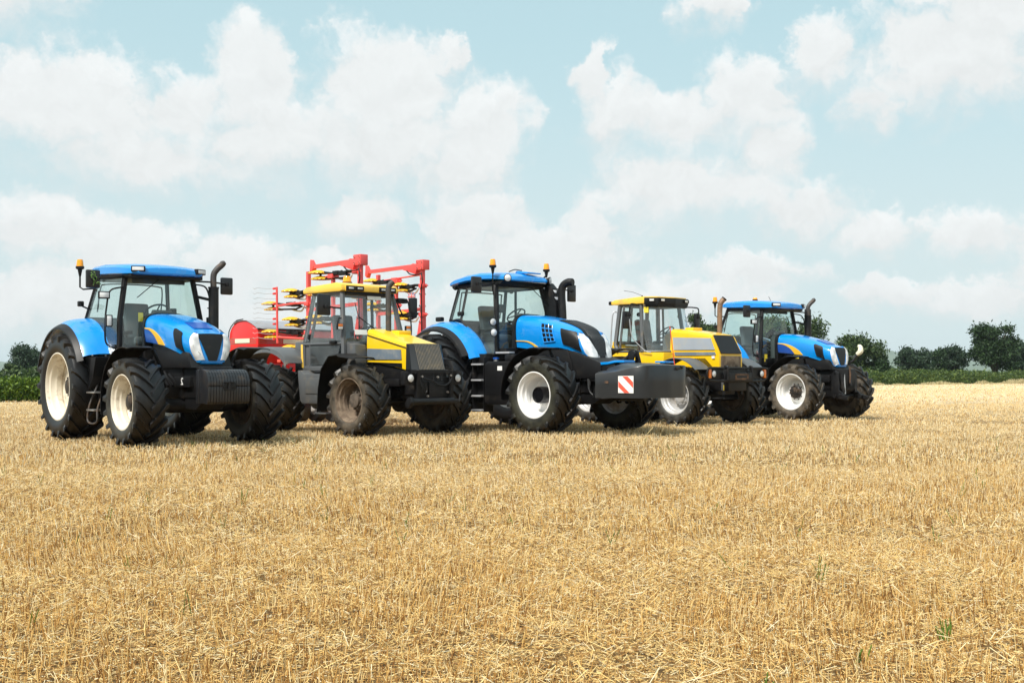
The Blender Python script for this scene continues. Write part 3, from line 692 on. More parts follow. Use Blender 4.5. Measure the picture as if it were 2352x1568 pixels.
# ------------------------------------------------------------------ the large blue tractor
def big_blue(loc, heading):
    T = thing('tractor', 'big blue tractor with wide dark ballast box bearing a red and white striped sign', 'tractor', (loc[0], loc[1], 0), R(heading - 90), 'blue tractors')
    tm = tyre_mat('tyre_rubber_new', (.0055, .0055, .0065), (.10, .10, .06), .78, .4, .15)
    wheel(T, 0, -1.19, .785, .58, .44, tm, white, blackg, 17, .12, .165, .26, smooth=True)
    wheel(T, 0, 1.19, .785, .58, .44, tm, silver, hubm, 17, .15, .17, .30, spin=.3)
    wheel(T, -3.2, -1.2, 1.03, .70, .62, tm, white, hubm, 19, .1, .2, .12)
    wheel(T, -3.2, 1.2, 1.03, .70, .62, tm, white, hubm, 19, .1, .2, .12, spin=.2)
    c = MB(); c.box(-1.6, .2, -.33, .33, .8, 1.6, .03); c.box(-3.5, -1.55, -.36, .36, .65, 1.55, .04); c.box(.1, 1.25, -.3, .3, .82, 1.35, .03)
    c.prism([(-.7, 1.25), (.1, 1.1), (.85, 1.12), (.85, 1.42), (.45, 1.55), (-.1, 1.74), (-.6, 1.78), (-1.2, 1.78)], 'y', -.43, .43, .03)
    c.tube([(-.05, -.44, 1.72), (.08, -.446, 1.4), (.1, -.446, 1.12)], .012, 5); c.prism([(-.5, .62), (.5, .6), (.9, .8), (.9, 1.0), (-.5, 1.0)], 'y', -.26, .26, .02); c.box(.35, 1.2, -.40, .40, 1.05, 1.2, .02)
    for i in range(4): c.tube(curve([(.5, -.42 + .03 * i, 1.1), (.62, -.5, .85), (.85, -.42, .72), (1.1, -.3 + .1 * i, .75)], 4), .018, 6)
    c.build('chassis', chass, T)
    ax = MB(); ax.tube([(0, -1.0, .785), (0, -.45, .7), (0, .45, .7), (0, 1.0, .785)], [.14, .13, .13, .14], 12); ax.tube([(-3.2, -1.1, 1.03), (-3.2, 1.1, 1.03)], .2, 14); ax.tube([(-.25, -.8, .74), (-.25, .8, .74)], .035, 8); ax.build('axle', chass, T)
    secs = [(-1.52, 0, .44, .47, 1.76, 2.1, 2.45), (-1.1, 0, .45, .48, 1.72, 2.08, 2.42), (-.7, 0, .46, .49, 1.71, 2.03, 2.35), (-.35, 0, .47, .495, 1.74, 1.97, 2.28), (-.05, .10, .44, .48, 1.68, 1.90, 2.19), (.14, .26, .38, .45, 1.58, 1.82, 2.10), (.22, .38, .32, .42, 1.51, 1.75, 2.02), (.26, .44, .26, .38, 1.465, 1.72, 1.97)]
    body = loft_body(secs, .07); bv = body.bvh(); bo = body.build('bonnet', blue, T, 30)
    dn = Vector((-.75, 0, -.66))
    patch(bv, curve([(-.30, -.27, 2.4), (.06, -.26, 2.25), (.32, -.235, 2.05), (.50, -.2, 1.85), (.62, -.17, 1.65), (.66, -.14, 1.48)]), curve([(-.30, .27, 2.4), (.06, .26, 2.25), (.32, .235, 2.05), (.50, .2, 1.85), (.62, .17, 1.65), (.66, .14, 1.48)]), dn, 'grille', black, bo, .006, 22, 10)
    rb = MB()
    for j in range(7):
        y = -.18 + .06 * j; P = []
        for k in range(16):
            t = k / 15; p = Vector((-.28 + .92 * t, y * (1 - .35 * t), 2.4 - .86 * t)); h = bv.ray_cast(p - dn * 2, dn)
            if h[0]: P.append(h[0] + h[1] * (.014 if h[1].dot(dn) < 0 else -.014))
        rb.tube(P, .012, 6)
    rb.build('grille_rib', blackg, bo)
    both(bv, curve([(.30, -.33, 2.0), (.46, -.30, 1.86), (.6, -.25, 1.65), (.66, -.19, 1.50)]), curve([(.26, -.43, 2.02), (.34, -.45, 1.83), (.45, -.42, 1.62), (.55, -.29, 1.49)]), (-.74, .67, -.1), 'headlight', lens, bo, off=.007)
    both(bv, curve([(-.2, -.6, 2.12), (.06, -.6, 2.06), (.16, -.6, 2.03), (.22, -.6, 1.98)]), curve([(-.12, -.6, 1.80), (.06, -.6, 1.75), (.22, -.6, 1.68), (.33, -.6, 1.64)]), (0, 1, 0), 'side_grille', black, bo, off=.006)
    both(bv, [(-.76, -.6, 2.24), (-.44, -.6, 2.19)], [(-.66, -.6, 1.84), (-.34, -.6, 1.86)], (0, 1, 0), 'side_vent', blackg, bo, off=.003)
    for s in (-1, 1):
        v = MB()
        for i in range(5):
            t = i / 4; a = (-.755 + .1 * t, 2.245 - .4 * t); b = (-.435 + .1 * t, 2.19 - .33 * t); P = []
            for k in range(6):
                u = k / 5; h = bv.ray_cast(Vector((a[0] + (b[0] - a[0]) * u, s * 2, a[1] + (b[1] - a[1]) * u)), Vector((0, -s, 0))); P.append(h[0] + Vector((0, s * .012, 0)))
            v.tube(P, .013, 5)
        for i in range(4):
            t = i / 3; a = (-.755 + .32 * t, 2.245 - .055 * t); b = (-.655 + .32 * t, 1.845 + .015 * t); P = []
            for k in range(6):
                u = k / 5; h = bv.ray_cast(Vector((a[0] + (b[0] - a[0]) * u, s * 2, a[1] + (b[1] - a[1]) * u)), Vector((0, -s, 0))); P.append(h[0] + Vector((0, s * .012, 0)))
            v.tube(P, .012, 5)
        v.build('vent_bar', blue, bo)
    both(bv, curve([(-1.51, -.6, 1.90), (-1.2, -.6, 1.89), (-1.0, -.6, 1.84), (-.82, -.6, 1.74)]), curve([(-1.51, -.6, 1.885), (-1.2, -.6, 1.87), (-1.02, -.6, 1.81), (-.9, -.6, 1.735)]), (0, 1, 0), 'stripe', swoosh, bo, off=.004)
    sk = MB(); r0 = section(-1.60, 0, .46, .49, 1.5, 2.11, 2.468); r1 = section(-1.50, 0, .46, .49, 1.5, 2.11, 2.468); sk.grid([r0, r1]); k = len(r0); sk.f.append(tuple(range(k))); sk.f.append(tuple(range(2 * k - 1, k - 1, -1))); sk.build('bulkhead', black, T)
    for s in (-1, 1):
        rim(bv, curve([(.30, s * -.36, 2.03), (.26, s * -.44, 2.03), (.34, s * -.462, 1.83), (.45, s * -.432, 1.62), (.55, s * -.30, 1.475), (.62, s * -.2, 1.475)]), (-.74, s * .67, -.1), .016, blue, bo)
        for q, rr in (((.4, s * .385, 1.88), .04), ((.5, s * .35, 1.74), .045), ((.55, s * .27, 1.60), .042)): spot(bv, q, (-.74, -s * .67, -.1), rr, silver, bo, .010)
    # cab
    f = MB()
    for s in (-1, 1):
        P = lambda x, y, z: (x, s * y, z)
        f.tube([P(-1.90, .68, 3.1), P(-1.76, .79, 2.4), P(-1.74, .80, 1.62)], .06, 6); f.tube([P(-2.74, .72, 3.1), P(-2.84, .82, 2.38)], .03, 6); f.tube([P(-3.03, .70, 3.08), P(-3.22, .8, 2.34)], .04, 6)
        f.tube(curve([P(-3.22, .80, 2.34), P(-2.84, .84, 2.36), P(-2.62, .84, 2.15), P(-2.38, .84, 1.72), P(-2.2, .84, 1.62), P(-1.74, .80, 1.6)], 5), .028, 6); f.tube([P(-1.9, .68, 3.1), P(-3.03, .7, 3.08)], .06, 6)
        f.prism([(-1.8, 1.5), (-1.5, 1.5), (-1.48, 1.74), (-1.76, 1.74)], 'y', s * .78, s * .48, .02)
    f.tube([(-1.9, -.68, 3.1), (-1.9, .68, 3.1)], .065, 6); f.tube([(-3.03, -.7, 3.08), (-3.03, .7, 3.08)], .05, 6); f.tube([(-3.22, -.8, 2.34), (-3.22, .8, 2.34)], .04, 6)
    f.box(-3.2, -1.72, -.8, .8, 1.5, 1.6, .02); f.box(-3.3, -3.08, -.74, .74, 1.4, 2.32, .03)
    f.build('cab_frame', black, T)
    for s in (-1, 1):
        P = lambda x, y, z: (x, s * y, z)
        MB().sheet([P(-2.79, .745, 3.05), P(-3.0, .735, 3.05), P(-3.2, .825, 2.36), P(-2.87, .85, 2.38)], .006).build('side_window', glass, T)
        d = MB().sheet([P(-1.90, .72, 3.06), P(-2.74, .745, 3.05), P(-2.83, .845, 2.38), P(-2.62, .86, 2.13), P(-2.36, .86, 1.7), P(-2.2, .855, 1.64), P(-1.77, .83, 1.64), P(-1.77, .82, 2.4)], .006).build('door', glass, T)
        h = MB(); h.box(-2.90, -2.72, s * .86 - .03, s * .86 + .03, 2.45, 2.54, .02); h.build('handle', black, d)
    w = []
    for k in range(9):
        y = -.67 + 1.34 * k / 8; b = .12 * (1 - (y / .67) ** 2); w.append([(-1.90 + b, y, 3.05), (-1.8 + b, y * 1.1, 2.7), (-1.75 + b, y * 1.17, 2.35), (-1.73 + b, y * 1.18, 1.7)])
    MB().grid(w, .006).build('windscreen', glass, T)
    MB().sheet([(-3.05, -.67, 3.04), (-3.05, .67, 3.04), (-3.23, .76, 2.37), (-3.23, -.76, 2.37)], .006).build('rear_window', glass, T)
    G = []
    for x, hw, zl, zt in [(-3.33, .62, 3.15, 3.17), (-3.31, .74, 3.11, 3.22), (-3.1, .82, 3.13, 3.29), (-2.7, .84, 3.18, 3.35), (-2.3, .83, 3.20, 3.38), (-1.95, .78, 3.19, 3.36), (-1.72, .70, 3.17, 3.32), (-1.6, .6, 3.165, 3.27), (-1.58, .56, 3.18, 3.22)]:
        row = [(x, -hw + .05, zl), (x, -hw, zl + .02), (x, -hw, zl + (zt - zl) * .55), (x, -hw + .07, zt - .035), (x, -hw * .5, zt), (x, 0, zt + .012)]
        G.append(row + [(p[0], -p[1], p[2]) for p in row[-2::-1]])
    r = MB(); r.grid(G); n = len(G[0]); r.f.append(tuple(range(n))); r.f.append(tuple(range((len(G) - 1) * n, len(G) * n)))
    for k in range(len(G) - 1): r.f.append((k * n, (k + 1) * n, (k + 1) * n + n - 1, k * n + n - 1))
    ro = r.build('roof', blue, T, 40)
    u = MB(); u.prism([(-3.15, 3.06), (-1.75, 3.08), (-1.66, 3.16), (-3.1, 3.14)], 'y', -.70, .70, .015); u.build('roof_lining', black, ro)
    for s in (-1, 1):
        lampbox(ro, -1.575, s * .64, 3.215, .17, .13, .1, s * R(24), round_=True); lampbox(ro, -3.0, s * .84, 3.07, .12, .12, .09, s * R(-110) if s < 0 else R(110), round_=True)
    hatch = MB(); hatch.prism([(-2.0, 3.37), (-1.95, 3.42), (-1.62, 3.37), (-1.62, 3.34)], 'y', -.02, .4, .01); hatch.build('roof_hatch', blue, ro)
    cb = MB(); cb.tube(curve([(-2.0, -.2, 3.39), (-1.95, -.08, 3.44), (-1.9, .0, 3.43), (-1.85, .05, 3.42)], 5), .012, 6); cb.build('cable', black, ro)
    for s in (-1, 1):
        fn = arc_fender((-3.2, 1.03), [(s * .80, 1.31), (s * 1.0, 1.295), (s * 1.14, 1.255), (s * 1.24, 1.19)], -60, 66).build('rear_fender', blue, T)
        arc_fender((-3.2, 1.03), [(s * 1.235, 1.197), (s * 1.28, 1.17), (s * 1.36, 1.13), (s * 1.37, 1.08)], -75, 62).build('fender_flare', black, fn)
        q = MB(); q.prism([(-2.3, 1.62), (-1.85, 1.62), (-1.85, .6), (-2.1, .6), (-2.16, 1.1)], 'y', s * .80, s * 1.02, .01); q.build('fender_panel', black, fn)
        ff = arc_fender((-.04, .80), [(s * .86, .90), (s * .92, .93), (s * 1.36, .93), (s * 1.44, .91)], -98, 12).build('front_fender', black, T)
        b = MB(); b.tube([(-.1, s * .9, 1.7), (-.1, s * .7, 1.35), (-.1, s * .6, .9)], .03, 8); b.build('bracket', black, ff)
    ml = MB(); ml.box(-3.5, -3.3, -1.0, -.9, 2.34, 2.44, .03); ml.build('rear_lamp', black, T)
    # tank with ladder behind it
    k = MB(); k.prism([(-1.78, .62), (-1.72, .56), (-.98, .56), (-.92, .64), (-.92, 1.34), (-1.05, 1.46), (-1.72, 1.46), (-1.78, 1.40)], 'y', -1.12, -.45, .035); k.box(-1.3, -1.0, -1.0, -.5, 1.4, 1.6, .04)
    k.box(-1.77, -.94, -1.126, -1.118, .94, .95, .0); k.box(-1.77, -.94, -1.126, -1.118, .78, .79, .0); ko = k.build('fuel_tank', black, T)
    cp = MB(); cp.lathe([(.05, 1.46), (.05, 1.51), (.002, 1.512)], c=(-1.55, -1.0, 0), axis='z', n=16); cp.build('filler_neck', steel, ko)
    c2 = MB(); c2.lathe([(.065, 1.505), (.065, 1.54), (.002, 1.545)], c=(-1.55, -1.0, 0), axis='z', n=16); c2.build('filler_cap', deepblue, ko)
    MB().sheet([(-1.38, -1.123, 1.36), (-1.24, -1.123, 1.36), (-1.24, -1.123, 1.27), (-1.38, -1.123, 1.27)], .003).build('sticker', pale, ko)
    l = MB(); l.box(-2.14, -2.10, -1.14, -.85, .40, 1.55, .01); l.box(-1.82, -1.79, -1.12, -.85, .40, 1.55, .01); lo = l.build('ladder', black, T)
    for z in (.42, .72, 1.05, 1.38):
        q = MB(); q.box(-2.12, -1.80, -1.19, -.95, z, z + .035, .006); q.build('step', lgrey, lo)
    MB().box(-1.72, -1.3, -.86, -.7, 1.62, 1.66, .01).build('step', lgrey, lo)
    # exhaust and intake by the far front pillar
    e = MB(); e.tube(curve([(-1.28, .74, 1.9), (-1.3, .74, 2.5), (-1.33, .74, 2.95), (-1.30, .76, 3.1), (-1.2, .80, 3.17), (-1.10, .83, 3.17)], 6), .085, 16); e.tube([(-1.14, .82, 3.17), (-1.08, .835, 3.17)], .075, 16); e.build('exhaust', black, T)
    i = MB(); i.prism([(-1.72, 2.0), (-1.36, 2.0), (-1.40, 2.7), (-1.5, 3.05), (-1.62, 3.17), (-1.74, 3.17), (-1.76, 2.9)], 'y', .62, .80, .03); io = i.build('air_intake', black, T)
    for z in (2.98, 2.83): lampbox(io, -1.48 + (2.98 - z) * .3, .68, z, .13, .10, .05, R(-25))
    mirror(T, -1.7, -1.42, 3.04, .26, .33, [(-1.84, -.72, 3.08), (-1.8, -.9, 3.1), (-1.68, -1.2, 3.08), (-1.66, -1.42, 3.06)])
    mirror(T, -1.62, 1.36, 2.98, .24, .38, [(-1.84, .72, 3.05), (-1.7, .9, 3.06), (-1.6, 1.2, 3.04), (-1.58, 1.34, 3.03)])
    beacon(T, -1.80, -.86, 3.42, [(-1.80, -.82, 2.85), (-1.80, -.86, 2.95), (-1.80, -.86, 3.3)]); beacon(T, -1.85, .80, 3.43, [(-1.85, .72, 3.3), (-1.85, .80, 3.36)])
    lampbox(T, -1.62, -1.02, 2.28, .17, .15, .08, R(-10), 'indicator', round_=True); lampbox(T, -1.62, -1.0, 2.06, .18, .17, .08, R(-10), 'work_lamp', round_=True)
    b = MB(); b.tube([(-1.72, -.82, 2.25), (-1.66, -1.0, 2.25)], .02, 8); b.tube([(-1.72, -.82, 2.1), (-1.66, -1.0, 2.1)], .02, 8); b.build('lamp_bracket', black, T)
    wiper(T, (-1.72, .3, 3.05), (-1.68, .2, 3.02), (-1.60, .62, 2.68))
    seat_wheel(T, -2.6, 0, 2.0, (.62, .46))
    rf = MB(); rf.tube(curve([(-3.15, -.62, 2.45), (-3.08, -.60, 2.9), (-3.06, -.5, 2.98), (-3.06, .5, 2.98), (-3.08, .60, 2.9), (-3.15, .62, 2.45)], 5), .016, 6); rf.build('rear_window_frame', grey, T); b = MB(); b.box(-2.02, -1.98, -.5, -.3, 2.5, 2.68, .01); b.build('screen', black, T)
    # ballast box on the front linkage: swept ends, flat front, curved top
    pl = [(1.22, -1.0), (1.66, -.86), (2.02, -.72), (2.14, -.62), (2.2, -.48), (2.235, 0), (2.2, .48), (2.14, .62), (2.02, .72), (1.66, .86), (1.22, 1.0)]
    zt = [1.20, 1.25, 1.34, 1.36, 1.365, 1.365, 1.365, 1.36, 1.34, 1.25, 1.20]
    fr = [(Vector((x, y, 0))) for x, y in pl]; fr2 = resample([(x, y, z) for (x, y), z in zip(pl, zt)], 41)
    rows = [[(p.x, p.y, .74) for p in fr2], [(p.x, p.y, .76) for p in fr2], [(p.x, p.y, .76 + (p.z - .76) * .5) for p in fr2], [(p.x, p.y, p.z - .012) for p in fr2], [(p.x - .008, p.y * .994, p.z) for p in fr2], [(min(p.x, 1.5 + .0 * p.x) if p.x > 1.5 else p.x - .1, p.y * .75, p.z + .05) for p in fr2], [(1.05, p.y * .6, p.z - .02) for p in fr2], [(1.05, p.y * .9, .74) for p in fr2]]
    x = MB(); x.grid(rows); m = len(fr2)
    x.f.append(tuple(i * m for i in range(len(rows)))); x.f.append(tuple(i * m + m - 1 for i in range(len(rows)))); x.f.append(tuple(range(m)) + tuple(7 * m + j for j in range(m - 1, -1, -1)))
    bx = x.build('ballast_box', wgrey, T, 35)
    bb = x.bvh()
    so = patch(bb, [(1.70, -.9, 1.16), (1.98, -.78, 1.165)], [(1.70, -.9, .84), (1.98, -.78, .835)], (-.4, .92, 0), 'warning_sign', pale, bx, .004)
    def slot(a, b, c, d, nm, mm): patch(bb, [a, b], [c, d], (-.4, .92, 0), nm, mm, so, .007)
    def SP(u, v): return (1.70 + .28 * u, -.9 + .12 * u, 1.16 - .325 * v)
    slot(SP(.22, .02), SP(.54, .02), SP(.98, .55), SP(.98, .94), 'sign_stripe', redsign) if False else None
    patch(bb, [SP(.28, .02), SP(.98, .70)], [SP(.62, .02), SP(.98, .36)], (-.4, .92, 0), 'sign_stripe', redsign, so, .007)
    patch(bb, [SP(.02, .30), SP(.74, .98)], [SP(.02, .64), SP(.40, .98)], (-.4, .92, 0), 'sign_stripe', redsign, so, .007)
    patch(bb, [(1.44, -1.0, 1.065), (1.50, -.95, 1.065)], [(1.44, -1.0, 1.02), (1.50, -.95, 1.02)], (-.4, .92, 0), 'sticker', rust, bx, .003)
    # the blue lid and links between tractor and box
    bl = MB(); bl.prism([(.78, 1.12), (1.2, 1.2), (1.2, 1.40), (.78, 1.36)], 'y', -.40, .40, .02); bl.build('box_frame', black, bx)
    b2 = MB(); b2.prism([(.80, 1.375), (1.02, 1.385), (1.22, 1.42), (1.45, 1.42), (1.45, 1.465), (1.2, 1.465), (1.02, 1.435), (.80, 1.425)], 'y', -.42, -.1, .008); b2.build('box_lid', blue, bx); b2 = MB(); b2.prism([(1.5, 1.42), (1.75, 1.415), (1.75, 1.45), (1.5, 1.455)], 'y', .45, .75, .008); b2.build('box_lid', blue, bx)
    b3 = MB(); b3.prism([(.85, 1.38), (1.0, 1.38), (1.1, 1.62), (1.0, 1.68), (.92, 1.66)], 'y', .32, .36, .01); b3.prism([(1.0, 1.38), (1.15, 1.38), (1.06, 1.66), (.98, 1.68)], 'y', .44, .48, .01); b3.tube([(.8, .25, 1.45), (.95, .38, 1.6)], .03, 8); b3.build('top_link', black, bx)
    b4 = MB(); b4.tube([(.9, -.3, .78), (1.2, -.3, .7), (1.3, .3, .7)], .04, 8)
    for q in (-.25, .0, .22, .4): b4.lathe([(.05, 0), (.05, .06), (.02, .08)], c=(1.15, q, .66 + .05 * abs(q)), n=12)
    b4.prism([(.9, .62), (1.15, .58), (1.25, .74), (.95, .78)], 'y', .25, .45, .02); b4.build('lower_link', chass, bx)
    rp = MB(); rp.tube([(2.16, .25, 1.32), (2.10, .17, 2.12)], .008, 6); rp.build('marker_pole', redstick, bx)
    rk = MB(); rk.box(2.18, 2.26, .2, .3, 1.28, 1.34, .01); rk.lathe([(.03, -.0), (.03, .05), (.002, .055)], c=(2.24, .32, 1.325), n=10); rk.build('pole_clamp', hubm, bx)
    return T
T3 = big_blue((1.465, 25.0), 44)

# ------------------------------------------------------------------ yellow tractors
def cab_box_pillars(mb, pts, r): 
    for p in pts: mb.tube(p, r, 6)
def yellow_old(loc, heading):
    T = thing('tractor', 'yellow and charcoal tractor with muddy brown rims parked in front of the red drill', 'tractor', (loc[0], loc[1], 0), R(heading - 90), 'yellow tractors')
    tm = tyre_mat('tyre_rubber_muddy', (.0075, .0072, .007), (.14, .11, .075), .69, .95, .35)
    for x in (0, -2.8):
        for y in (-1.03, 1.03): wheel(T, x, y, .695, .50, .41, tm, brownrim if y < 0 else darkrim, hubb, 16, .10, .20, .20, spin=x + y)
    c = MB(); c.box(-3.5, .75, -.32, .32, .72, 1.25, .03); c.box(.3, .98, -.36, .36, .80, 1.28, .03); c.box(-.6, .72, -.38, .38, 1.05, 1.45, .03); c.box(.1, .6, -.52, -.3, .96, 1.1, .02); c.box(.1, .6, .3, .52, .96, 1.1, .02)
    c.tube([(.3, -.4, .9), (.75, -.2, .72)], .04, 8); c.tube([(0, -.5, 1.1), (.1, -.6, .75)], .05, 8); c.tube([(.2, -.42, 1.0), (.3, -.5, .62)], .022, 8); c.build('chassis', chass, T)
    ax = MB()
    for x in (0, -2.8): ax.tube([(x, -.92, .69), (x, .92, .69)], .13, 12); ax.lathe([(.02, -.1), (.24, -.06), (.24, .06), (.02, .1)], c=(x, 0, .69), n=16)
    ax.tube([(.2, -.75, .66), (.2, .75, .66)], .025, 8); ax.build('axle', chass, T)
    # bonnet: flat sided wedge
    secs = [(-.50, -.10, .40, .42, 1.42, 1.99, 2.09, 5), (-.1, -.0, .40, .42, 1.40, 1.88, 1.985, 5), (.35, .0, .40, .42, 1.33, 1.77, 1.87, 5), (.71, .0, .40, .42, 1.275, 1.70, 1.785, 5)]
    rings = [section(*s) for s in secs]; b = MB(); b.grid(rings); n = len(rings[0]); b.f.append(tuple(range(3 * n, 4 * n))); b.f.append(tuple(range(n)))
    bv = b.bvh(); bo = b.build('bonnet', oyellow, T, 30)
    both(bv, [(-.50, -.6, 1.70), (.55, -.6, 1.665)], [(-.56, -.6, 1.485), (.56, -.6, 1.475)], (0, 1, 0), 'side_panel', panelg, bo, off=.004)
    both(bv, [(-.5, -.6, 1.435), (.56, -.6, 1.405)], [(-.54, -.6, 1.37), (.56, -.6, 1.315)], (0, 1, 0), 'side_vent', black, bo, off=.004)
    both(bv, [(-.52, -.6, 1.975), (.705, -.6, 1.705)], [(-.52, -.6, 1.96), (.705, -.6, 1.69)], (0, 1, 0), 'bonnet_seam', black, bo, off=.003)
    hp = MB(); hp.box(-.42, -.1, .05, .36, 1.98, 2.06, .02); hp.build('bonnet_bump', oyellow, bo)
    g = MB(); A = [(-.42, .70), (-.40, .76), (-.33, .80), (.33, .80), (.40, .76), (.42, .70)]; B = [(-.43, .70), (-.42, .86), (-.32, .97), (.32, .97), (.42, .86), (.43, .70)]
    G = [[(x + (x2 - x) * k / 6, y + (y2 - y) * k / 6, 1.775 - .50 * k / 6) for (y, x), (y2, x2) in zip(A, B)] for k in range(7)]
    g.grid(G); g.f.append(tuple(range(6))); go = g.build('grille', wgrey, T, 30)
    gr = MB()
    for i in range(17):
        y = -.30 + .60 * i / 16; gr.tube([(.795, y * .98, 1.78), (.885, y, 1.53), (.975, y, 1.28)], .011, 5)
    gr.build('grille_bar', gribar, go)
    # cab
    f = MB()
    for s in (-1, 1):
        P = lambda x, y, z: (x, s * y, z)
        f.tube([P(-1.06, .63, 2.82), P(-.84, .76, 1.81), P(-.80, .78, 1.30)], .055, 6); f.tube([P(-2.0, .64, 2.84), P(-2.14, .78, 1.81), P(-2.14, .78, 1.28)], .05, 6)
        f.tube([P(-1.78, .66, 2.82), P(-1.92, .79, 1.81), P(-1.92, .80, 1.34)], .035, 6)
        f.tube([P(-1.06, .63, 2.82), P(-2.0, .64, 2.84)], .06, 6); f.box(-2.16, -.80, s * .79 - .035, s * .79 + .035, 1.26, 1.36, .012); f.tube([P(-.86, .78, 1.80), P(-2.14, .80, 1.80)], .032, 6)
        f.prism([(-2.12, 1.3), (-1.98, 1.3), (-1.96, 1.84), (-2.12, 1.84)], 'y', s * .74, s * .79, .01)
        f.prism([(-.86, 1.3), (-.52, 1.3), (-.50, 1.42), (-.52, 1.78), (-.88, 1.82)], 'y', s * .45, s * .72, .02)
    f.tube([(-1.06, -.63, 2.82), (-1.06, .63, 2.82)], .06, 6); f.tube([(-2.0, -.64, 2.84), (-2.0, .64, 2.84)], .05, 6); f.tube([(-2.14, -.78, 1.9), (-2.14, .78, 1.9)], .05, 6); f.tube([(-.84, -.76, 1.81), (-.84, .76, 1.81)], .04, 6)
    f.box(-2.16, -.8, -.78, .78, 1.22, 1.3, .02); f.box(-2.6, -2.1, -.72, .72, 1.2, 1.86, .04)
    f.build('cab_frame', grey, T)
    ys = MB()
    for s in (-1, 1): ys.prism([(-2.2, 1.33), (-2.12, 1.32), (-2.15, 1.80), (-2.21, 1.80)], 'y', s * .835, s * .78, .006)
    ys.build('corner_strip', ryellow, T)
    for s in (-1, 1):
        P = lambda x, y, z: (x, s * y, z)
        d = MB().sheet([P(-1.08, .66, 2.77), P(-1.76, .685, 2.78), P(-1.90, .81, 1.83), P(-.87, .80, 1.83)], .006).build('door', dustyglass, T)
        MB().sheet([P(-1.80, .69, 2.78), P(-1.98, .68, 2.78), P(-2.12, .81, 1.85), P(-1.94, .82, 1.85)], .006).build('side_window', dustyglass, T)
        MB().sheet([P(-.9, .80, 1.76), P(-1.88, .82, 1.76), P(-1.88, .82, 1.37), P(-1.0, .82, 1.37)], .01).build('door_panel', dglass, d)
        h = MB(); h.box(-1.18, -.98, s * .84 - .03, s * .84 + .03, 1.80, 1.86, .015); h.build('handle', black, d)
        hg = MB()
        for z, x in ((2.6, -1.84), (1.95, -1.93)): hg.box(x - .03, x + .03, s * (.70 if z > 2.3 else .82) - .02, s * (.70 if z > 2.3 else .82) + .03, z - .05, z + .05, .01)
        hg.build('hinge', black, d)
    w = []
    for k in range(7):
        y = -.61 + 1.22 * k / 6; w.append([(-1.03, y, 2.78), (-.92, y * 1.13, 2.28), (-.82, y * 1.23, 1.83)])
    MB().grid(w, .006).build('windscreen', dustyglass, T)
    MB().sheet([(-2.03, -.6, 2.8), (-2.03, .6, 2.8), (-2.16, .74, 1.92), (-2.16, -.74, 1.92)], .006).build('rear_window', dustyglass, T)
    r = MB(); r.prism([(-2.3, 2.84), (-2.32, 2.92), (-2.16, 2.98), (-1.15, 3.03), (-.98, 2.99), (-.96, 2.86), (-1.05, 2.84)], 'y', -.72, .72, .035); ro = r.build('roof', ryellow, T)
    lb = MB(); lb.box(-.985, -.93, -.62, .62, 2.85, 2.96, .012); lbo = lb.build('light_bar', ryellow, ro)
    for y in (-.52, -.30, .30, .52):
        q = MB(); q.box(-.95, -.915, y - .105, y + .105, 2.855, 2.96, .01); q.build('lamp_surround', black, lbo)
        lampbox(ro, -.905, y, 2.91, .16, .075, .03)
    vs = MB(); vs.box(-1.08, -.98, -.6, .6, 2.79, 2.845, .01); vs.build('roof_lining', black, ro)
    beacon(T, -1.55, -.15, 3.02, None, .085, .12)
    e = MB(); e.tube(curve([(-.40, .02, 1.95), (-.40, .02, 2.5), (-.40, .02, 2.88), (-.38, .04, 2.97), (-.33, .09, 3.04)], 5), .058, 14); e.build('exhaust', exh, T)
    # fenders
    for s in (-1, 1):
        pr = [(.20, 1.50), (-.28, 1.545), (-.36, 1.58), (-.62, 1.56), (-.86, 1.32), (-.96, .95), (-1.0, .48)]
        G = [[(x, s * .78, z - .03), (x, s * .82, z), (x, s * 1.22, z), (x, s * 1.28, z - .03)] for x, z in pr]
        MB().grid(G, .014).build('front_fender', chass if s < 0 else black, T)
        pr = [(-3.75, 1.25), (-3.62, 1.55), (-3.35, 1.72), (-2.85, 1.76), (-2.5, 1.70), (-2.24, 1.57), (-2.14, 1.42)]
        P2 = curve([(x, 0, z) for x, z in pr], 4)
        G = [[(p.x, s * .72, p.z - .0), (p.x, s * 1.16, p.z), (p.x, s * 1.24, p.z - .03), (p.x, s * 1.26, p.z - .12)] for p in P2]
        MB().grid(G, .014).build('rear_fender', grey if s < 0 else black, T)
    tl = MB(); tl.box(-2.42, -2.3, -1.27, -1.24, 1.43, 1.49, .01); tl.build('tail_lamp', redsign, T)
    k = MB(); k.prism([(-1.93, .66), (-1.86, .60), (-1.28, .60), (-1.2, .68), (-1.17, 1.20), (-1.8, 1.20), (-1.92, 1.27), (-2.02, 1.27), (-2.0, 1.1)], 'y', -1.05, -.5, .03); k.box(-1.72, -1.22, -1.065, -1.04, .80, 1.12, .01); k.box(-1.5, -1.1, -1.0, -.7, .40, .43, .005); k.box(-1.5, -1.47, -.9, -.85, .42, .65, .0); k.build('fuel_tank', grey, T)
    # nose frame, lamps, hitch tube
    b = MB()
    for y in (-.42, .42): b.beam((1.02, y, .72), (1.06, y, 1.27), .07)
    b.beam((1.05, -.58, 1.24), (1.05, .58, 1.24), .05); b.box(.92, 1.0, -.40, .40, .74, 1.14, .01); b.box(1.0, 1.05, -.14, .22, .72, 1.05, .015); b.beam((.98, -.42, .88), (.98, .42, .88), .05)
    for y in (-.59, .59): b.box(.90, 1.02, y - .13, y + .13, .99, 1.25, .012)
    fo = b.build('nose_frame', chass, T)
    for y in (-.59, .59): lampbox(fo, 1.045, y, 1.12, .17, .17, .03, 0, 'headlight', round_=True)
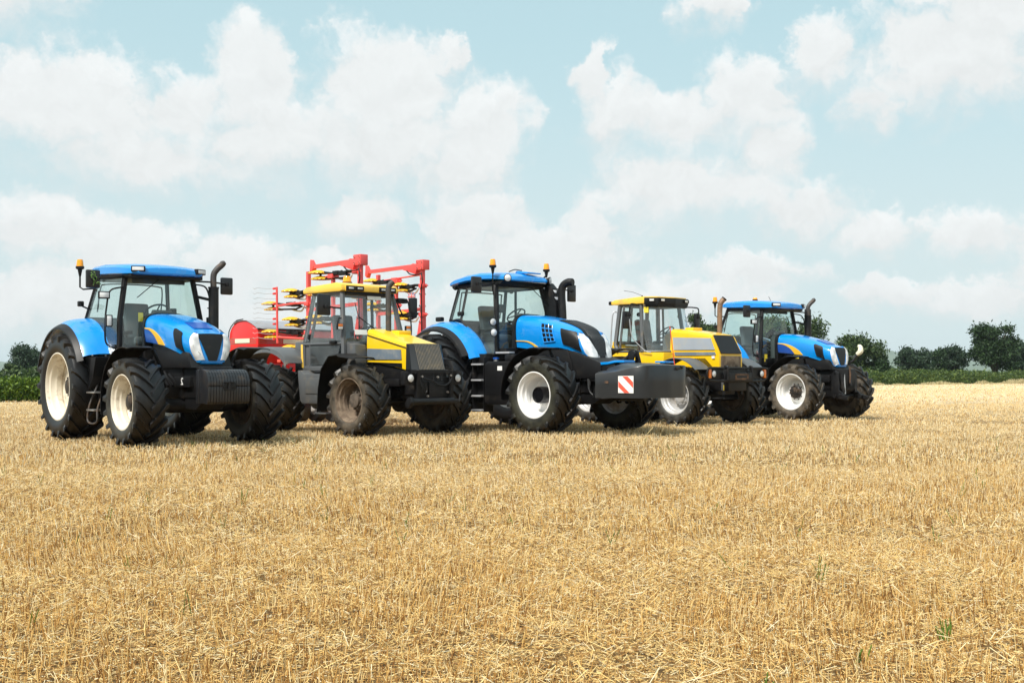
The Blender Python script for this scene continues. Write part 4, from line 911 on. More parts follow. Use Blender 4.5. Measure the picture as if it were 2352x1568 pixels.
    tb = MB(); tb.tube([(1.1, -.62, .68), (1.1, .42, .68)], .065, 14); tb.tube([(1.1, .42, .68), (1.1, .62, .70)], .03, 8); tb.tube([(1.12, .55, .66), (1.1, .60, .82)], .02, 8); to = tb.build('hitch_tube', chass, T)
    r2 = MB(); r2.prism([(1.02, .56), (1.12, .56), (1.19, .66), (1.17, .77), (1.05, .74), (1.0, .64)], 'y', -.70, -.62, .02); r2.build('hitch_end', chass, to)
    hs = MB(); hs.tube(curve([(1.04, -.3, 1.12), (1.1, -.15, 1.08), (1.12, .1, .98), (1.1, .3, 1.02), (1.06, .45, 1.16)], 6), .016, 6); hs.tube(curve([(1.05, -.42, 1.15), (1.10, -.36, .98), (1.1, -.30, .85), (1.1, -.24, .88), (1.09, -.26, 1.02), (1.06, -.36, 1.12)], 6), .013, 6)
    for y in (-.05, .06, .16, -.34, .36): hs.tube([(1.05, y, 1.24), (1.07, y, 1.08)], .014, 6)
    hs.build('hydraulic_hose', black, fo)
    zz = MB()
    for y, z in ((-.34, 1.15), (.38, 1.17), (.05, 1.14), (-.2, .78), (.3, .85)): zz.lathe([(.02, 0), (.02, .03), (.002, .032)], c=(1.06, y, z), axis='x', n=8); zz.tube([(1.06, y, z), (1.1, y, z)], .016, 6)
    zz.build('coupling', steel, fo)
    # mirrors and rails
    mirror(T, -1.0, -1.12, 2.56, .30, .42, [(-1.0, -.68, 2.5), (-.96, -.9, 2.51), (-.95, -1.1, 2.52)])
    mirror(T, -1.0, 1.14, 2.58, .20, .42, [(-1.0, .68, 2.75), (-.95, .85, 2.4), (-.95, 1.12, 2.46)])
    lm = MB(); lm.box(-1.1, -.95, .72, .96, 2.66, 2.76, .015); lm.build('side_lamp', black, T)
    g = MB(); g.tube(curve([(-.96, .72, 2.75), (-.90, .9, 2.72), (-.86, .93, 2.5), (-.78, .92, 2.1), (-.72, .82, 1.75)], 5), .016, 6); g.build('grab_rail', black, T); g = MB(); g.tube(curve([(-.86, -.80, 2.3), (-.82, -.90, 2.28), (-.82, -.90, 2.15), (-.86, -.80, 2.13)], 4), .014, 6); g.build('grab_rail', black, T)
    for s in (-1, 1):
        q = MB(); q.box(-.86, -.80, s * .86 - .06, s * .86 + .06, 2.07, 2.19, .01); qo = q.build('indicator', black, T)
        q = MB(); q.box(-.805, -.79, s * .86 - .05, s * .86 + .05, 2.13, 2.18, .004); q.build('lens', orange_r, qo); q = MB(); q.box(-.805, -.79, s * .86 - .05, s * .86 + .05, 2.08, 2.125, .004); q.build('lens', lens, qo)
    wiper(T, (-.70, -.05, 2.07), (-.84, -.38, 2.34), (-.8, -.42, 1.98)); wiper(T, (-.70, 0, 2.05), (-.86, -.38, 2.34), (-.95, -.40, 2.62))
    MB().sheet([(-.80, -.52, 2.08), (-.80, -.22, 2.08), (-.775, -.22, 1.98), (-.775, -.52, 1.98)], .004).build('paper_notice', pale, T)
    MB().sheet([(-1.005, -.05, 2.775), (-1.005, .3, 2.775), (-.99, .3, 2.70), (-.99, -.05, 2.70)], .004).build('sticker', pale, T)
    seat_wheel(T, -1.62, 0, 1.72, (.48, .3))
    return T
T2 = yellow_old((-2.2, 24.1), 44)

panell = mat('pale_grey_panel', (.34, .38, .43), .4, 0, .2, (.4, .4, .38), .3, 5)
def yellow_new(loc, heading):
    T = thing('tractor', 'yellow tractor with a black roof light bar and tubular bull bar, behind the ballast box', 'tractor', (loc[0], loc[1], 0), R(heading - 90), 'yellow tractors')
    tm = tyre_mat('tyre_rubber_grey', (.0065, .0065, .007), (.075, .072, .06), .68, .7, .25)
    for x in (0, -2.75):
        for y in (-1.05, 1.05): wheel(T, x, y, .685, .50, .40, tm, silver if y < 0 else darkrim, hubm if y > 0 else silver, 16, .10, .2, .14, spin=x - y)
    c = MB(); c.box(-3.4, .5, -.32, .32, .72, 1.3, .03); c.box(.2, .82, -.34, .34, .8, 1.3, .03); c.tube([(.2, -.5, .6), (.75, -.42, .64)], .03, 8); c.box(-1.9, -.9, -.95, -.4, .62, 1.2, .04); c.build('chassis', chass, T)
    ax = MB()
    for x in (0, -2.75): ax.tube([(x, -.92, .685), (x, .92, .685)], .13, 12)
    ax.tube([(.25, -.75, .62), (.25, .75, .62)], .028, 8); ax.build('axle', chass, T)
    secs = [(-.80, -.06, .42, .44, 1.42, 2.10, 2.27, 5), (-.3, 0, .42, .44, 1.36, 2.06, 2.22, 5), (.15, .0, .42, .44, 1.32, 2.0, 2.16, 5)]
    rings = [section(*s) for s in secs]
    rings += [[(.62 - (.25 * max(0, min(1, (z - 1.66) / .45))) , y, min(z, 2.11)) for x, y, z in section(.6, 0, .42, .43, 1.31, 1.95, 2.115, 5)]]
    b = MB(); b.grid(rings); n = len(rings[0]); b.f.append(tuple(range(n)))
    o = len(b.v) - n; b.v += [(b.v[o + i][0], 0, b.v[o + i][2]) for i in range(n)]
    for i in range(n - 1): b.f.append((o + i, o + i + 1, o + n + i + 1, o + n + i))
    bv = b.bvh(); bo = b.build('bonnet', jyellow, T, 30)
    both(bv, [(-.74, -.6, 2.06), (.38, -.6, 2.02)], [(-.72, -.6, 1.76), (.50, -.6, 1.75)], (0, 1, 0), 'side_panel', lgrey if False else panell, bo, off=.004)
    both(bv, [(-.70, -.6, 1.71), (.50, -.6, 1.70)], [(-.68, -.6, 1.625), (.53, -.6, 1.63)], (0, 1, 0), 'side_panel', panelg, bo, off=.004)
    for s in (-1, 1):
        lv = MB()
        for i in range(8):
            for j in range(8): lv.box(-.18 + .028 * i + j * .052, -.18 + .028 * i + j * .052 + .036, s * .438 - .006, s * .438 + .006, 1.545 - i * .026, 1.558 - i * .026, .0)
        lv.build('side_vent', black, bo)
    MB().box(.42, .50, -.452, -.44, 1.55, 1.61, .0).build('sticker', pale, bo)
    hp = MB(); hp.box(-.7, -.45, -.05, .3, 2.22, 2.30, .02); hp.build('bonnet_bump', jyellow, bo)
    q = MB(); q.grid([[(.385 + .235 * k / 4 + .004, y, 2.085 - .42 * k / 4) for y in (-.36 - .02 * k / 4, .36 + .02 * k / 4)] for k in range(5)], .02); uo = q.build('upper_grille', black, bo)
    sl = MB()
    for k in range(5):
        t = (k + .15) / 5; x = .39 + .235 * t; z = 2.08 - .42 * t; sl.prism([(x - .02, z), (x + .035, z - .03), (x + .05, z - .07), (x + .02, z - .06)], 'y', -.365, .365, .004)
    sl.build('grille_slat', grey, uo)
    q = MB(); q.box(.615, .63, -.37, .37, 1.34, 1.61, .008); q.build('lower_grille', brownrim, bo)
    # cab: yellow lower body, dark frame, wrap-round windscreen
    lb = MB()
    for s in (-1, 1): lb.prism([(-2.15, 1.15), (-.72, 1.2), (-.70, 1.70), (-2.08, 1.72), (-2.2, 1.74), (-2.26, 1.98), (-2.34, 1.98), (-2.34, 1.5)], 'y', s * .83, s * .45, .02)
    lb.box(-2.4, -2.3, -.8, .8, 1.3, 1.9, .03); lb.prism([(-1.2, 1.25), (-.7, 1.25), (-.70, 1.66), (-1.2, 1.70)], 'y', -.6, .6, .02); lb.build('cab_body', jyellow, T)
    f = MB()
    for s in (-1, 1):
        P = lambda x, y, z: (x, s * y, z)
        f.tube([P(-1.52, .70, 2.86), P(-1.38, .80, 1.72)], .05, 6); f.tube([P(-2.2, .70, 2.86), P(-2.26, .80, 1.9), P(-2.14, .82, 1.73)], .055, 6); f.tube([P(-2.05, .72, 2.84), P(-2.1, .82, 1.76)], .03, 6)
        f.tube([P(-1.5, .7, 2.86), P(-2.2, .7, 2.86)], .05, 6); f.tube([P(-2.14, .82, 1.74), P(-1.38, .80, 1.72)], .03, 6); f.tube([P(-1.38, .80, 1.73), P(-.98, .62, 1.73), P(-.80, .4, 1.73)], .03, 6)
    f.tube([(-2.2, -.7, 2.86), (-2.2, .7, 2.86)], .05, 6); f.tube([(-2.26, -.8, 1.95), (-2.26, .8, 1.95)], .05, 6); f.box(-2.2, -1.0, -.78, .78, 1.5, 1.56, .01)
    f.build('cab_frame', grey, T)
    cv = [(-1.47, -.74), (-1.28, -.68), (-1.14, -.52), (-1.07, -.26), (-1.05, 0), (-1.07, .26), (-1.14, .52), (-1.28, .68), (-1.47, .74)]
    W = []
    for x, y in cv: W.append([(x - .03, y * .96, 2.84), (x + .06, y * 1.03, 2.3), (x + .24 + .04 * (1 - abs(y)), y * 1.12, 1.75)])
    MB().grid(W, .006).build('windscreen', dustyglass, T)
    for s in (-1, 1):
        P = lambda x, y, z: (x, s * y, z)
        d = MB().sheet([P(-1.54, .725, 2.82), P(-2.04, .735, 2.82), P(-2.1, .835, 1.78), P(-1.42, .825, 1.76)], .006).build('door', glass, T)
        h = MB()
        for z, y in ((2.62, .745), (1.9, .815)): h.lathe([(.05, 0), (.05, .03), (.002, .035)], c=(-1.55 if z > 2 else -1.46, s * y - (.03 if s < 0 else 0), z), n=10)
        h.build('hinge', black, d)
    MB().sheet([(-2.22, -.66, 2.82), (-2.22, .66, 2.82), (-2.28, .76, 1.98), (-2.28, -.76, 1.98)], .006).build('rear_window', glass, T)
    rp = MB()
    for s in (-1, 1): rp.tube([(-2.2, s * .3, 2.82), (-2.25, s * .32, 1.98)], .05, 6)
    rp.build('rear_pillar', grey, T)
    r = MB(); r.prism([(-2.42, 2.88), (-2.44, 2.96), (-2.3, 3.0), (-1.6, 3.045), (-1.34, 3.05), (-1.34, 2.88)], 'y', -.78, .78, .02); r.prism([(-1.36, -.74), (-1.15, -.54), (-1.08, 0), (-1.15, .54), (-1.36, .74)], 'z', 3.01, 3.05, .01); ro = r.build('roof', ryellow, T)
    lbm = MB(); lbm.prism([(-1.35, -.79), (-1.10, -.56), (-1.03, 0), (-1.10, .56), (-1.35, .79)], 'z', 2.85, 3.02, .012); lbo = lbm.build('light_bar', black, ro)
    vs = MB(); vs.prism([(-1.36, -.74), (-1.12, -.54), (-1.05, 0), (-1.12, .54), (-1.36, .74)], 'z', 2.80, 2.86, .01); vs.build('roof_lining', black, ro)
    for y, x, yw in ((-.68, -1.22, -47), (-.44, -1.075, -7), (.44, -1.075, 7), (.64, -1.175, 47)): lampbox(ro, x + .02, y, 2.96, .15, .09, .03, R(yw))
    rl = MB(); rl.box(-2.5, -2.42, -.8, -.66, 2.88, 2.97, .02); rl.build('rear_lamp', black, ro)
    an = MB(); an.tube([(-1.55, -.6, 3.04), (-1.58, -.6, 3.08)], .02, 8); an.tube([(-1.57, -.6, 3.08), (-1.72, -.78, 3.17), (-1.85, -.95, 3.2)], .005, 5); an.build('aerial', black, ro)
    e = MB(); e.tube(curve([(-.22, .64, 1.5), (-.2, .64, 2.3), (-.19, .64, 2.8), (-.17, .67, 2.92), (-.12, .72, 3.0)], 5), .062, 14); eo = e.build('exhaust', bexh, T)
    e = MB(); e.tube([(-.13, .71, 2.985), (-.115, .725, 3.01)], .066, 14); e.build('pipe_end', black, eo)
    for s in (-1, 1):
        arc_fender((0, .685), [(s * .74, .86), (s * .8, .885), (s * 1.24, .885), (s * 1.3, .865)], -62, 46).build('front_fender', grey, T)
        arc_fender((-2.75, .685), [(s * .74, .86), (s * .8, .885), (s * 1.24, .885), (s * 1.3, .865)], -60, 60).build('rear_fender', grey, T)
    # bull bar
    b = MB()
    loop = curve([(.84, -.6, 1.33), (.84, -1.02, 1.33), (.83, -1.12, 1.28), (.82, -1.13, 1.14), (.82, -1.06, 1.07), (.83, -.9, 1.04), (.84, -.5, 1.03)], 4)
    for s in (1, -1): b.tube([(p.x, s * p.y, p.z) for p in loop], .026, 8)
    b.tube([(.84, -.62, 1.33), (.84, .62, 1.33)], .026, 8); b.tube([(.84, -.52, 1.03), (.84, .52, 1.03)], .026, 8)
    for y in (-.46, .46): b.tube(curve([(.80, y, 1.36), (.87, y, 1.36), (.88, y, 1.28), (.88, y, 1.04)], 4), .028, 8)
    for s in (-1, 1): b.box(.78, .80, s * 1.08, s * .5, 1.08, 1.31, .005)
    bo2 = b.build('bull_bar', black, T)
    for s in (-1, 1):
        lampbox(bo2, .84, s * .90, 1.2, .17, .18, .05, 0, 'headlight', round_=True)
        q = MB(); q.box(.79, .84, s * 1.03 - .045, s * 1.03 + .045, 1.1, 1.3, .01); q.build('indicator', orange_r, bo2)
    q = MB(); q.box(.80, .90, -.43, .43, 1.03, 1.22, .01); po = q.build('hitch_plate', black, T); q = MB(); q.box(.89, .905, -.20, .30, 1.06, 1.10, .0); q.box(.89, .905, -.20, .30, 1.16, 1.20, .0); q.box(.89, .905, -.20, -.14, 1.06, 1.2, .0); q.box(.89, .905, .24, .30, 1.06, 1.2, .0); q.build('hitch_slot', rust, po)
    q = MB(); q.box(.62, .68, -.36, .36, .82, 1.06, .01); q.build('drop_plate', grey, po)
    for s in (-1, 1):
        q = MB(); q.box(.68, .69, s * .33 - .022, s * .33 + .022, .82, .94, .0); q.build('sticker', stick, po); q = MB(); q.tube([(.66, s * .32, .84), (.67, s * .33, .72)], .035, 8); q.build('tow_eye', chass, po)
    mirror(T, -1.6, -1.14, 2.48, .24, .42, [(-1.55, -.72, 2.84), (-1.52, -1.0, 2.87), (-1.50, -1.12, 2.82), (-1.5, -1.14, 2.6)]); mirror(T, -1.3, 1.14, 2.50, .18, .40, [(-1.35, .7, 2.84), (-1.28, 1.0, 2.84), (-1.25, 1.14, 2.80), (-1.25, 1.14, 2.6)])
    g = MB(); g.tube(curve([(-1.5, -1.14, 2.5), (-1.46, -1.1, 2.1), (-1.35, -1.0, 1.9), (-1.2, -.9, 1.74), (-1.05, -.88, 1.70)], 5), .012, 6); g.build('mirror_brace', lgrey, T); g = MB(); g.tube(curve([(-2.24, -.72, 2.7), (-2.32, -.82, 2.68), (-2.34, -.86, 2.3), (-2.36, -.88, 1.7)], 5), .018, 6); g.build('grab_rail', lgrey, T)
    MB().sheet([(-1.42, -.72, 2.8), (-1.30, -.69, 2.8), (-1.29, -.69, 2.66), (-1.41, -.72, 2.66)], .004).build('sticker', stick, T)
    seat_wheel(T, -1.75, -.05, 1.84, (.46, .36))
    return T
T4 = yellow_new((4.65, 28.8), 42.5)

# ------------------------------------------------------------------ the folded red seed drill
def seed_drill(loc, heading):
    T = thing('seed_drill', 'folded red seed drill with yellow discs and grey hopper cover behind the tractors', 'seed drill', (loc[0], loc[1], 0), R(heading - 90))
    # hopper across the machine: rounded red end plates, grey sheet over the top
    end = [(-3.70, 1.45), (-3.72, 2.12), (-3.69, 2.27), (-3.61, 2.39), (-3.48, 2.48), (-3.3, 2.54), (-3.05, 2.56), (-2.85, 2.55), (-2.62, 2.47), (-2.40, 2.37), (-2.34, 2.33), (-2.34, 1.9), (-2.55, 1.45)]
    h = MB(); h.prism(end, 'y', -1.5, 1.5, .015); ho = h.build('hopper', redp, T)
    cv = MB(); top = [(-3.5, 2.49), (-3.3, 2.555), (-3.05, 2.58), (-2.85, 2.57), (-2.6, 2.49), (-2.38, 2.39), (-2.315, 2.345)]
    cv.grid([[(x, y, z) for x, z in top] for y in np.linspace(-1.53, 1.53, 13)], .012); cv.build('hopper_cover', cover, ho)
    eg = MB(); eg.tube([(-2.31, -1.53, 2.335), (-2.31, 1.53, 2.335)], .025, 6); eg.tube([(-3.3, -1.54, 2.57), (-3.3, 1.54, 2.57)], .018, 6); eg.tube([(x - .0, -1.52, z) for x, z in [(-3.73, 2.1), (-3.70, 2.3), (-3.6, 2.42), (-3.45, 2.52), (-3.3, 2.58), (-3.02, 2.60)]], .014, 6); eg.build('cover_rail', black, ho)
    for (x0, x1, nm) in ((-3.55, -2.8, 0), (-2.36, -2.36, 1)):
        st = MB(); lb = MB()
        if nm == 0:
            st.box(-3.70, -2.42, -1.506, -1.503, 2.09, 2.10, 0); st.box(-3.70, -2.42, -1.506, -1.503, 2.03, 2.04, 0); st.box(-3.70, -2.42, -1.506, -1.503, 1.975, 1.985, 0); lb.box(-3.42, -2.72, -1.512, -1.507, 1.99, 2.10, 0)
        else:
            for z in (1.98, 2.03, 2.08): st.box(-2.335, -2.330, -1.48, 1.48, z, z + .01, 0)
            lb.box(-2.330, -2.325, -.75, .9, 1.97, 2.09, 0)
        st.build('stripe', green_st, ho); lb.build('label_panel', labelc, ho)
    cap = MB(); cap.lathe([(.05, 0), (.05, .02), (.002, .03)], c=(-2.33, -1.05, 1.80), axis='x', n=14); cap.build('badge', pale, ho)
    # frame, wheels
    f = MB()
    f.box(-3.3, 3.0, -.12, .12, .62, .86, .02); f.box(-.2, .1, -1.5, 1.5, .6, .8, .02); f.box(-2.9, -2.5, -1.4, 1.4, .8, 1.46, .03); f.box(1.3, 1.6, -1.45, 1.45, .6, .8, .02)
    for y in (-.7, .7): f.beam((-2.6, y, 1.4), (-.1, y, .75), .12)
    f.tube([(2.9, 0, .72), (3.6, 0, .62)], .07, 8); fo = f.build('frame', redp, T)
    for i in range(6):
        y = -1.25 + .5 * i; x = -.85
        t = MB(); t.lathe([(.17, -.10), (.22, -.115), (.31, -.12), (.345, -.09), (.355, 0), (.345, .09), (.31, .12), (.22, .115), (.17, .10), (.17, -.10)], c=(x, y, .355), n=26)
        to = t.build('packer_wheel', MATS['tyre_rubber_clean'], T); q = MB(); q.lathe([(.18, -.06), (.10, -.03), (.01, -.03)], c=(x, y, .355), n=18); q.lathe([(.18, .06), (.10, .03), (.01, .03)], c=(x, y, .355), n=18); q.build('rim', silver, to)
    def disc(mb, c, r, ax='z'):
        n = 26; P = []
        for k in range(n * 2):
            rr = r * (1.0 if k % 2 else .93); P.append(rr)
        prof = [(.005, .075), (r * .35, .07), (r * .85, .028), (r, .004), (r * .97, -.012), (r * .35, .035), (.005, .04)]
        o = len(mb.v); mb.lathe(prof, c=c, axis=ax, n=48)
        for i in range(48):      # notched rim
            if i % 3 == 0:
                k = o + i * 7 + 3; v = mb.v[k]; mb.v[k] = tuple(c[j] + (v[j] - c[j]) * .9 for j in range(3))
    for i in range(8): lowd = MB(); disc(lowd, (-1.22 + .03 * (i % 2), -1.3 + .33 * i, .26), .22, 'y'); lowd.tube([(-1.2, -1.3 + .33 * i, .28), (-.6, -1.3 + .33 * i, .66)], .03, 6); lowd.build('ground_disc', discy, T)
    # folded wings: upright frames with trailing disc arms
    def arm_pair(wing, x, y, z, L):
        a = MB(); d = -1
        a.tube([(x, y, z + .02), (x - .25, y - .0, z + .03), (x - .52, y, z + .0)], .038, 6); a.box(x - .62, x - .30, y - .05, y + .05, z - .05, z + .05, .015)
        a.tube([(x - .2, y, z - .05), (x - .45, y, z - .11), (x - L + .18, y, z - .09)], .026, 6); a.tube([(x - .5, y, z + .05), (x - .75, y, z + .0), (x - L + .2, y, z + .06)], .03, 6)
        a.box(x - .82, x - .60, y - .06, y + .06, z - .03, z + .07, .015)
        for q in (0, -.09): a.lathe([(.05, z + .03 + q), (.05, z + .07 + q), (.002, z + .075 + q)], c=(x - L + .05, y, 0), axis='z', n=10)
        a.tube([(x - L + .05, y, z + .09), (x - L + .05, y, z - .10)], .03, 8); ao = a.build('disc_arm', black, wing)
        b = MB(); disc(b, (x - L, y - .03, z + .05), .25); disc(b, (x - L + .03, y + .03, z - .09), .25); b.build('disc', discy, ao)
        e = MB(); e.tube(curve([(x - .15, y + .03, z - .06), (x - .3, y + .05, z - .16), (x - .55, y + .04, z - .14), (x - .7, y + .02, z - .1)], 4), .022, 6); e.build('seed_hose', labelc, ao)
        p = MB(); p.box(x - .03, x + .14, y - .07, y + .07, z - .05, z + .05, .01); p.tube([(x + .1, y, z), (x + .25, y, z)], .02, 6); p.build('pivot', redfr, ao)
    def wing(y, x0, xm, x1, zt, xb, ground, arms):
        m = MB(); m.beam((x0, y, zt - .12), (x0, y, 1.9), .085); m.beam((xm, y, zt - .35), (xm, y, 1.6), .075); m.beam((x1, y, zt - .05), (x1, y, 1.5), .095)
        m.beam((xb, y, zt - .02), (x1 - .1, y, zt + .02), .09); m.prism([(xb - .03, zt + .16), (xb + .10, zt - .02), (xb + .02, zt - .18), (xb - .05, zt - .12)], 'y', y - .06, y + .06, .01)
        m.box(x1 - .13, x1 + .15, y - .11, y + .11, zt - .10, zt + .15, .015); m.prism([(x1 - .75, zt - .05), (x1 - .2, zt - .20), (x1 - .1, zt + .05), (x1 - .3, zt + .08)], 'y', y - .07, y + .07, .01)
        m.tube([(xb + .2, y, zt - .30), (x1 - .1, y, zt - .22)], .022, 6); m.box(xm - .1, xm + .1, y - .1, y + .1, zt - .34, zt - .24, .01)
        m.prism([(x1 - .08, 1.3), (x1 - .34, 1.3), (x1 - .06, 2.5), (x1 + .06, 2.7), (x1 + .08, 1.3)], 'y', y - .07, y + .07, .01)
        m.beam((x0, y, 2.75), (x1, y, 2.82), .08); m.beam((x0, y, 2.0), (x1, y, 1.95), .08)
        wo = m.build('wing_frame', redfr, T)
        pin = MB()
        for dx, dz in ((-.08, .09), (.1, .09), (-.08, -.05), (.1, -.05)): pin.lathe([(.025, -.125), (.025, .125), (.002, .126)], c=(x1 + dx, y, zt + dz), n=8)
        for z in (3.2, 2.9, 2.5, 2.1): pin.lathe([(.022, -.10), (.022, .10), (.002, .101)], c=(x1, y, z), n=8); pin.lathe([(.022, -.10), (.022, .10), (.002, .101)], c=(x0, y, z - .1), n=8)
        pin.build('bolt', bolt, wo)
        hs = MB(); hs.tube(curve([(x1 + .1, y - .12, zt - .18), (x1 + .16, y - .14, zt - .4), (x1 + .1, y - .12, zt - .62), (x1 + .09, y - .1, 2.4), (x1 + .09, y - .1, 1.7)], 5), .018, 6); hs.tube(curve([(x1 - .5, y - .1, zt - .1), (x1 - .3, y - .14, zt - .2), (x1 - .02, y - .13, zt - .22), (x1 + .08, y - .12, zt - .2)], 4), .016, 6); hs.build('hydraulic_hose', black, wo)
        for (x, z, L) in arms: arm_pair(wo, x, y - .02, z, L)
        return wo
    w1 = wing(-1.3, -.4, .62, 1.68, 3.80, -.22, 1, [(1.50, 3.56, 1.42), (-.30, 3.18, .78), (-.45, 2.90, 1.52), (-.30, 2.48, .75), (-.45, 2.20, 1.52), (-.30, 1.80, .75), (.95, 3.18, 1.0), (.95, 2.5, 1.0)])
    w2 = wing(1.3, -1.0, -.25, .80, 3.90, -1.45, 1, [(-.25, 3.57, .95), (.78, 3.40, .78), (.78, 2.68, .78), (-.25, 2.95, .95), (-1.0, 3.3, .8)])
    # following harrow: slim red rail with spring tines
    hr = MB(); hr.tube([(-1.33, -1.6, 3.34), (-1.30, -1.6, 1.95)], .028, 8); hr.tube([(-1.32, -1.6, 2.87), (-.75, -1.45, 2.92), (-.45, -1.35, 2.92)], .03, 6)
    hr.tube([(-1.30, -1.6, 2.1), (-.45, -1.4, 2.05)], .03, 6); ho2 = hr.build('harrow_rail', redfr, T)
    tn = MB(); cl = MB()
    for i in range(11):
        z = 3.30 - .125 * i; c = -1.36
        tn.tube(curve([(c, -1.6, z), (c - .45, -1.62, z + .02), (c - .78, -1.63, z + .06), (c - .9, -1.64, z + .035), (c - 1.0, -1.64, z + .06)], 3), .006, 5)
        if i % 3 != 2: cl.box(c - .12, c - .02, -1.63, -1.57, z - .02, z + .03, .01)
    tn.build('tine', lgrey, ho2); cl.build('tine_clamp', redp, ho2)
    # small flag fixed to the right-hand wing
    fl = MB(); fl.box(.62, .90, .985, .99, 3.03, 3.21, 0); fo2 = fl.build('flag', flagblue, T)
    def fb(pts, y, nm, mm): b = MB(); b.prism(pts, 'y', y, y - .0012, 0); b.build(nm, mm, fo2)
    fb([(.62, 3.03), (.655, 3.03), (.90, 3.19), (.90, 3.21), (.865, 3.21), (.62, 3.05)], .984, 'flag_saltire', pale); fb([(.90, 3.03), (.865, 3.03), (.62, 3.19), (.62, 3.21), (.655, 3.21), (.90, 3.05)], .9825, 'flag_saltire', pale)
    fb([(.62, 3.03), (.635, 3.03), (.90, 3.20), (.90, 3.21), (.885, 3.21), (.62, 3.04)], .981, 'flag_saltire', redp); fb([(.90, 3.03), (.885, 3.03), (.62, 3.20), (.62, 3.21), (.635, 3.21), (.90, 3.04)], .9795, 'flag_saltire', redp)
    fb([(.73, 3.03), (.79, 3.03), (.79, 3.21), (.73, 3.21)], .978, 'flag_cross', pale); fb([(.62, 3.095), (.90, 3.095), (.90, 3.145), (.62, 3.145)], .9765, 'flag_cross', pale)
    fb([(.745, 3.03), (.775, 3.03), (.775, 3.21), (.745, 3.21)], .975, 'flag_cross', redp); fb([(.62, 3.107), (.90, 3.107), (.90, 3.133), (.62, 3.133)], .9735, 'flag_cross', redp)
    return T
DR = seed_drill((-3.74, 30.4), 44)

# ------------------------------------------------------------------ ground
def ground_mat():
    m = bpy.data.materials.new('stubble_ground'); m.use_nodes = True
    N = NT(m.node_tree); b = m.node_tree.nodes['Principled BSDF']
    tc = N.n('ShaderNodeTexCoord').outputs['Object']
    # straw-strewn soil: fibres at two scales, broad patches of flattened straw, faint drill rows
    rot = N.n('ShaderNodeMapping', {'Vector': tc, 'Rotation': (0, 0, R(-41))}).outputs[0]
    row = N.n('ShaderNodeMapping', {'Vector': rot, 'Scale': (.05, 1.0, 1)}).outputs[0]
    rows = N.noise(row, 1.6, 4, .6); rows2 = N.noise(row, .25, 3, .5)
    fib = N.noise(tc, 38, 6, .75); fib2 = N.noise(tc, 9, 6, .7); big = N.noise(tc, .22, 4, .55)
    f = N.m('ADD', N.m('MULTIPLY', fib, .5), N.m('MULTIPLY', fib2, .5))
    py = N.n('ShaderNodeSeparateXYZ', {0: tc}).outputs[1]
    far = N.ramp(py, 18.0, 70.0)          # colour pales with distance, standing in for soil gaps hidden at grazing view
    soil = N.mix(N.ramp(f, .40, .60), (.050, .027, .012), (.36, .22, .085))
    far_straw = N.mix(N.ramp(f, .40, .60), (.52, .40, .23), (.69, .58, .41))
    far_straw = N.mix(N.m('MULTIPLY', N.ramp(rows, .42, .66), .45), far_straw, (.72, .61, .44))
    far_straw = N.mix(N.m('MULTIPLY', N.ramp(rows2, .45, .7), .35), far_straw, (.62, .46, .27))
    c = N.mix(N.m('ADD', .04, N.m('MULTIPLY', far, .92)), soil, far_straw)
    c = N.mix(N.m('MULTIPLY', N.ramp(big, .40, .65), .15), c, (.54, .375, .18))
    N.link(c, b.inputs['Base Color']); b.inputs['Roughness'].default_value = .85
    b.inputs['Specular IOR Level'].default_value = .04
    bp = N.n('ShaderNodeBump', {'Strength': .9, 'Distance': .04, 'Height': f}); N.link(bp.outputs[0], b.inputs['Normal'])
    return m

nr = np.random.default_rng(11)
_gx = nr.random((64, 64)); 
def gheight(x, y):
    """gentle unevenness of the field, centimetres"""
    return .018 * np.sin(x * 1.7 + .6 * np.sin(y * .9)) * np.cos(y * 1.3 + x * .4) + .012 * np.sin(x * 4.1 + y * 2.3) * np.sin(y * 3.7 - x * 1.1)
def build_ground():
    ys = np.concatenate([[-1500, -300, -60, -10], np.arange(0, 16, .18), np.arange(16, 60, .8), np.arange(60, 240, 10), [260, 400, 700, 1200, 2500, 5000]])
    xs = np.concatenate([[-5000, -2000, -700, -200, -80, -40], np.arange(-24, 24, .4), [24, 40, 80, 160, 300, 700, 2000, 5000]])
    X, Y = np.meshgrid(xs, ys); fade = np.clip((62 - np.abs(Y)) / 20, 0, 1) * np.clip((26 - np.abs(X)) / 4, 0, 1)
    Z = gheight(X, Y) * fade - .012
    v = np.stack([X, Y, Z], -1).reshape(-1, 3); m = len(xs); n = len(ys)
    i = (np.arange(n - 1)[:, None] * m + np.arange(m - 1)).ravel()
    f = np.stack([i, i + 1, i + m + 1, i + m], 1)
    me = bpy.data.meshes.new('field_ground'); me.from_pydata(v.tolist(), [], f.tolist()); me.polygons.foreach_set('use_smooth', [True] * len(me.polygons)); me.update()
    me.materials.append(ground_mat()); o = bpy.data.objects.new('field_ground', me); COL.objects.link(o); o['kind'] = 'structure'
build_ground()

def fast_mesh(name, verts, quads, mats, mi=None):
    me = bpy.data.meshes.new(name); nv, nf = len(verts), len(quads)
    me.vertices.add(nv); me.vertices.foreach_set('co', np.asarray(verts, np.float32).ravel())
    me.loops.add(nf * 4); me.loops.foreach_set('vertex_index', np.asarray(quads, np.int32).ravel())
    me.polygons.add(nf); me.polygons.foreach_set('loop_start', np.arange(nf, dtype=np.int32) * 4)
    me.update(calc_edges=True)
    for m in mats: me.materials.append(m)
    if mi is not None: me.polygons.foreach_set('material_index', np.asarray(mi, np.int32))
    o = bpy.data.objects.new(name, me); COL.objects.link(o); return o

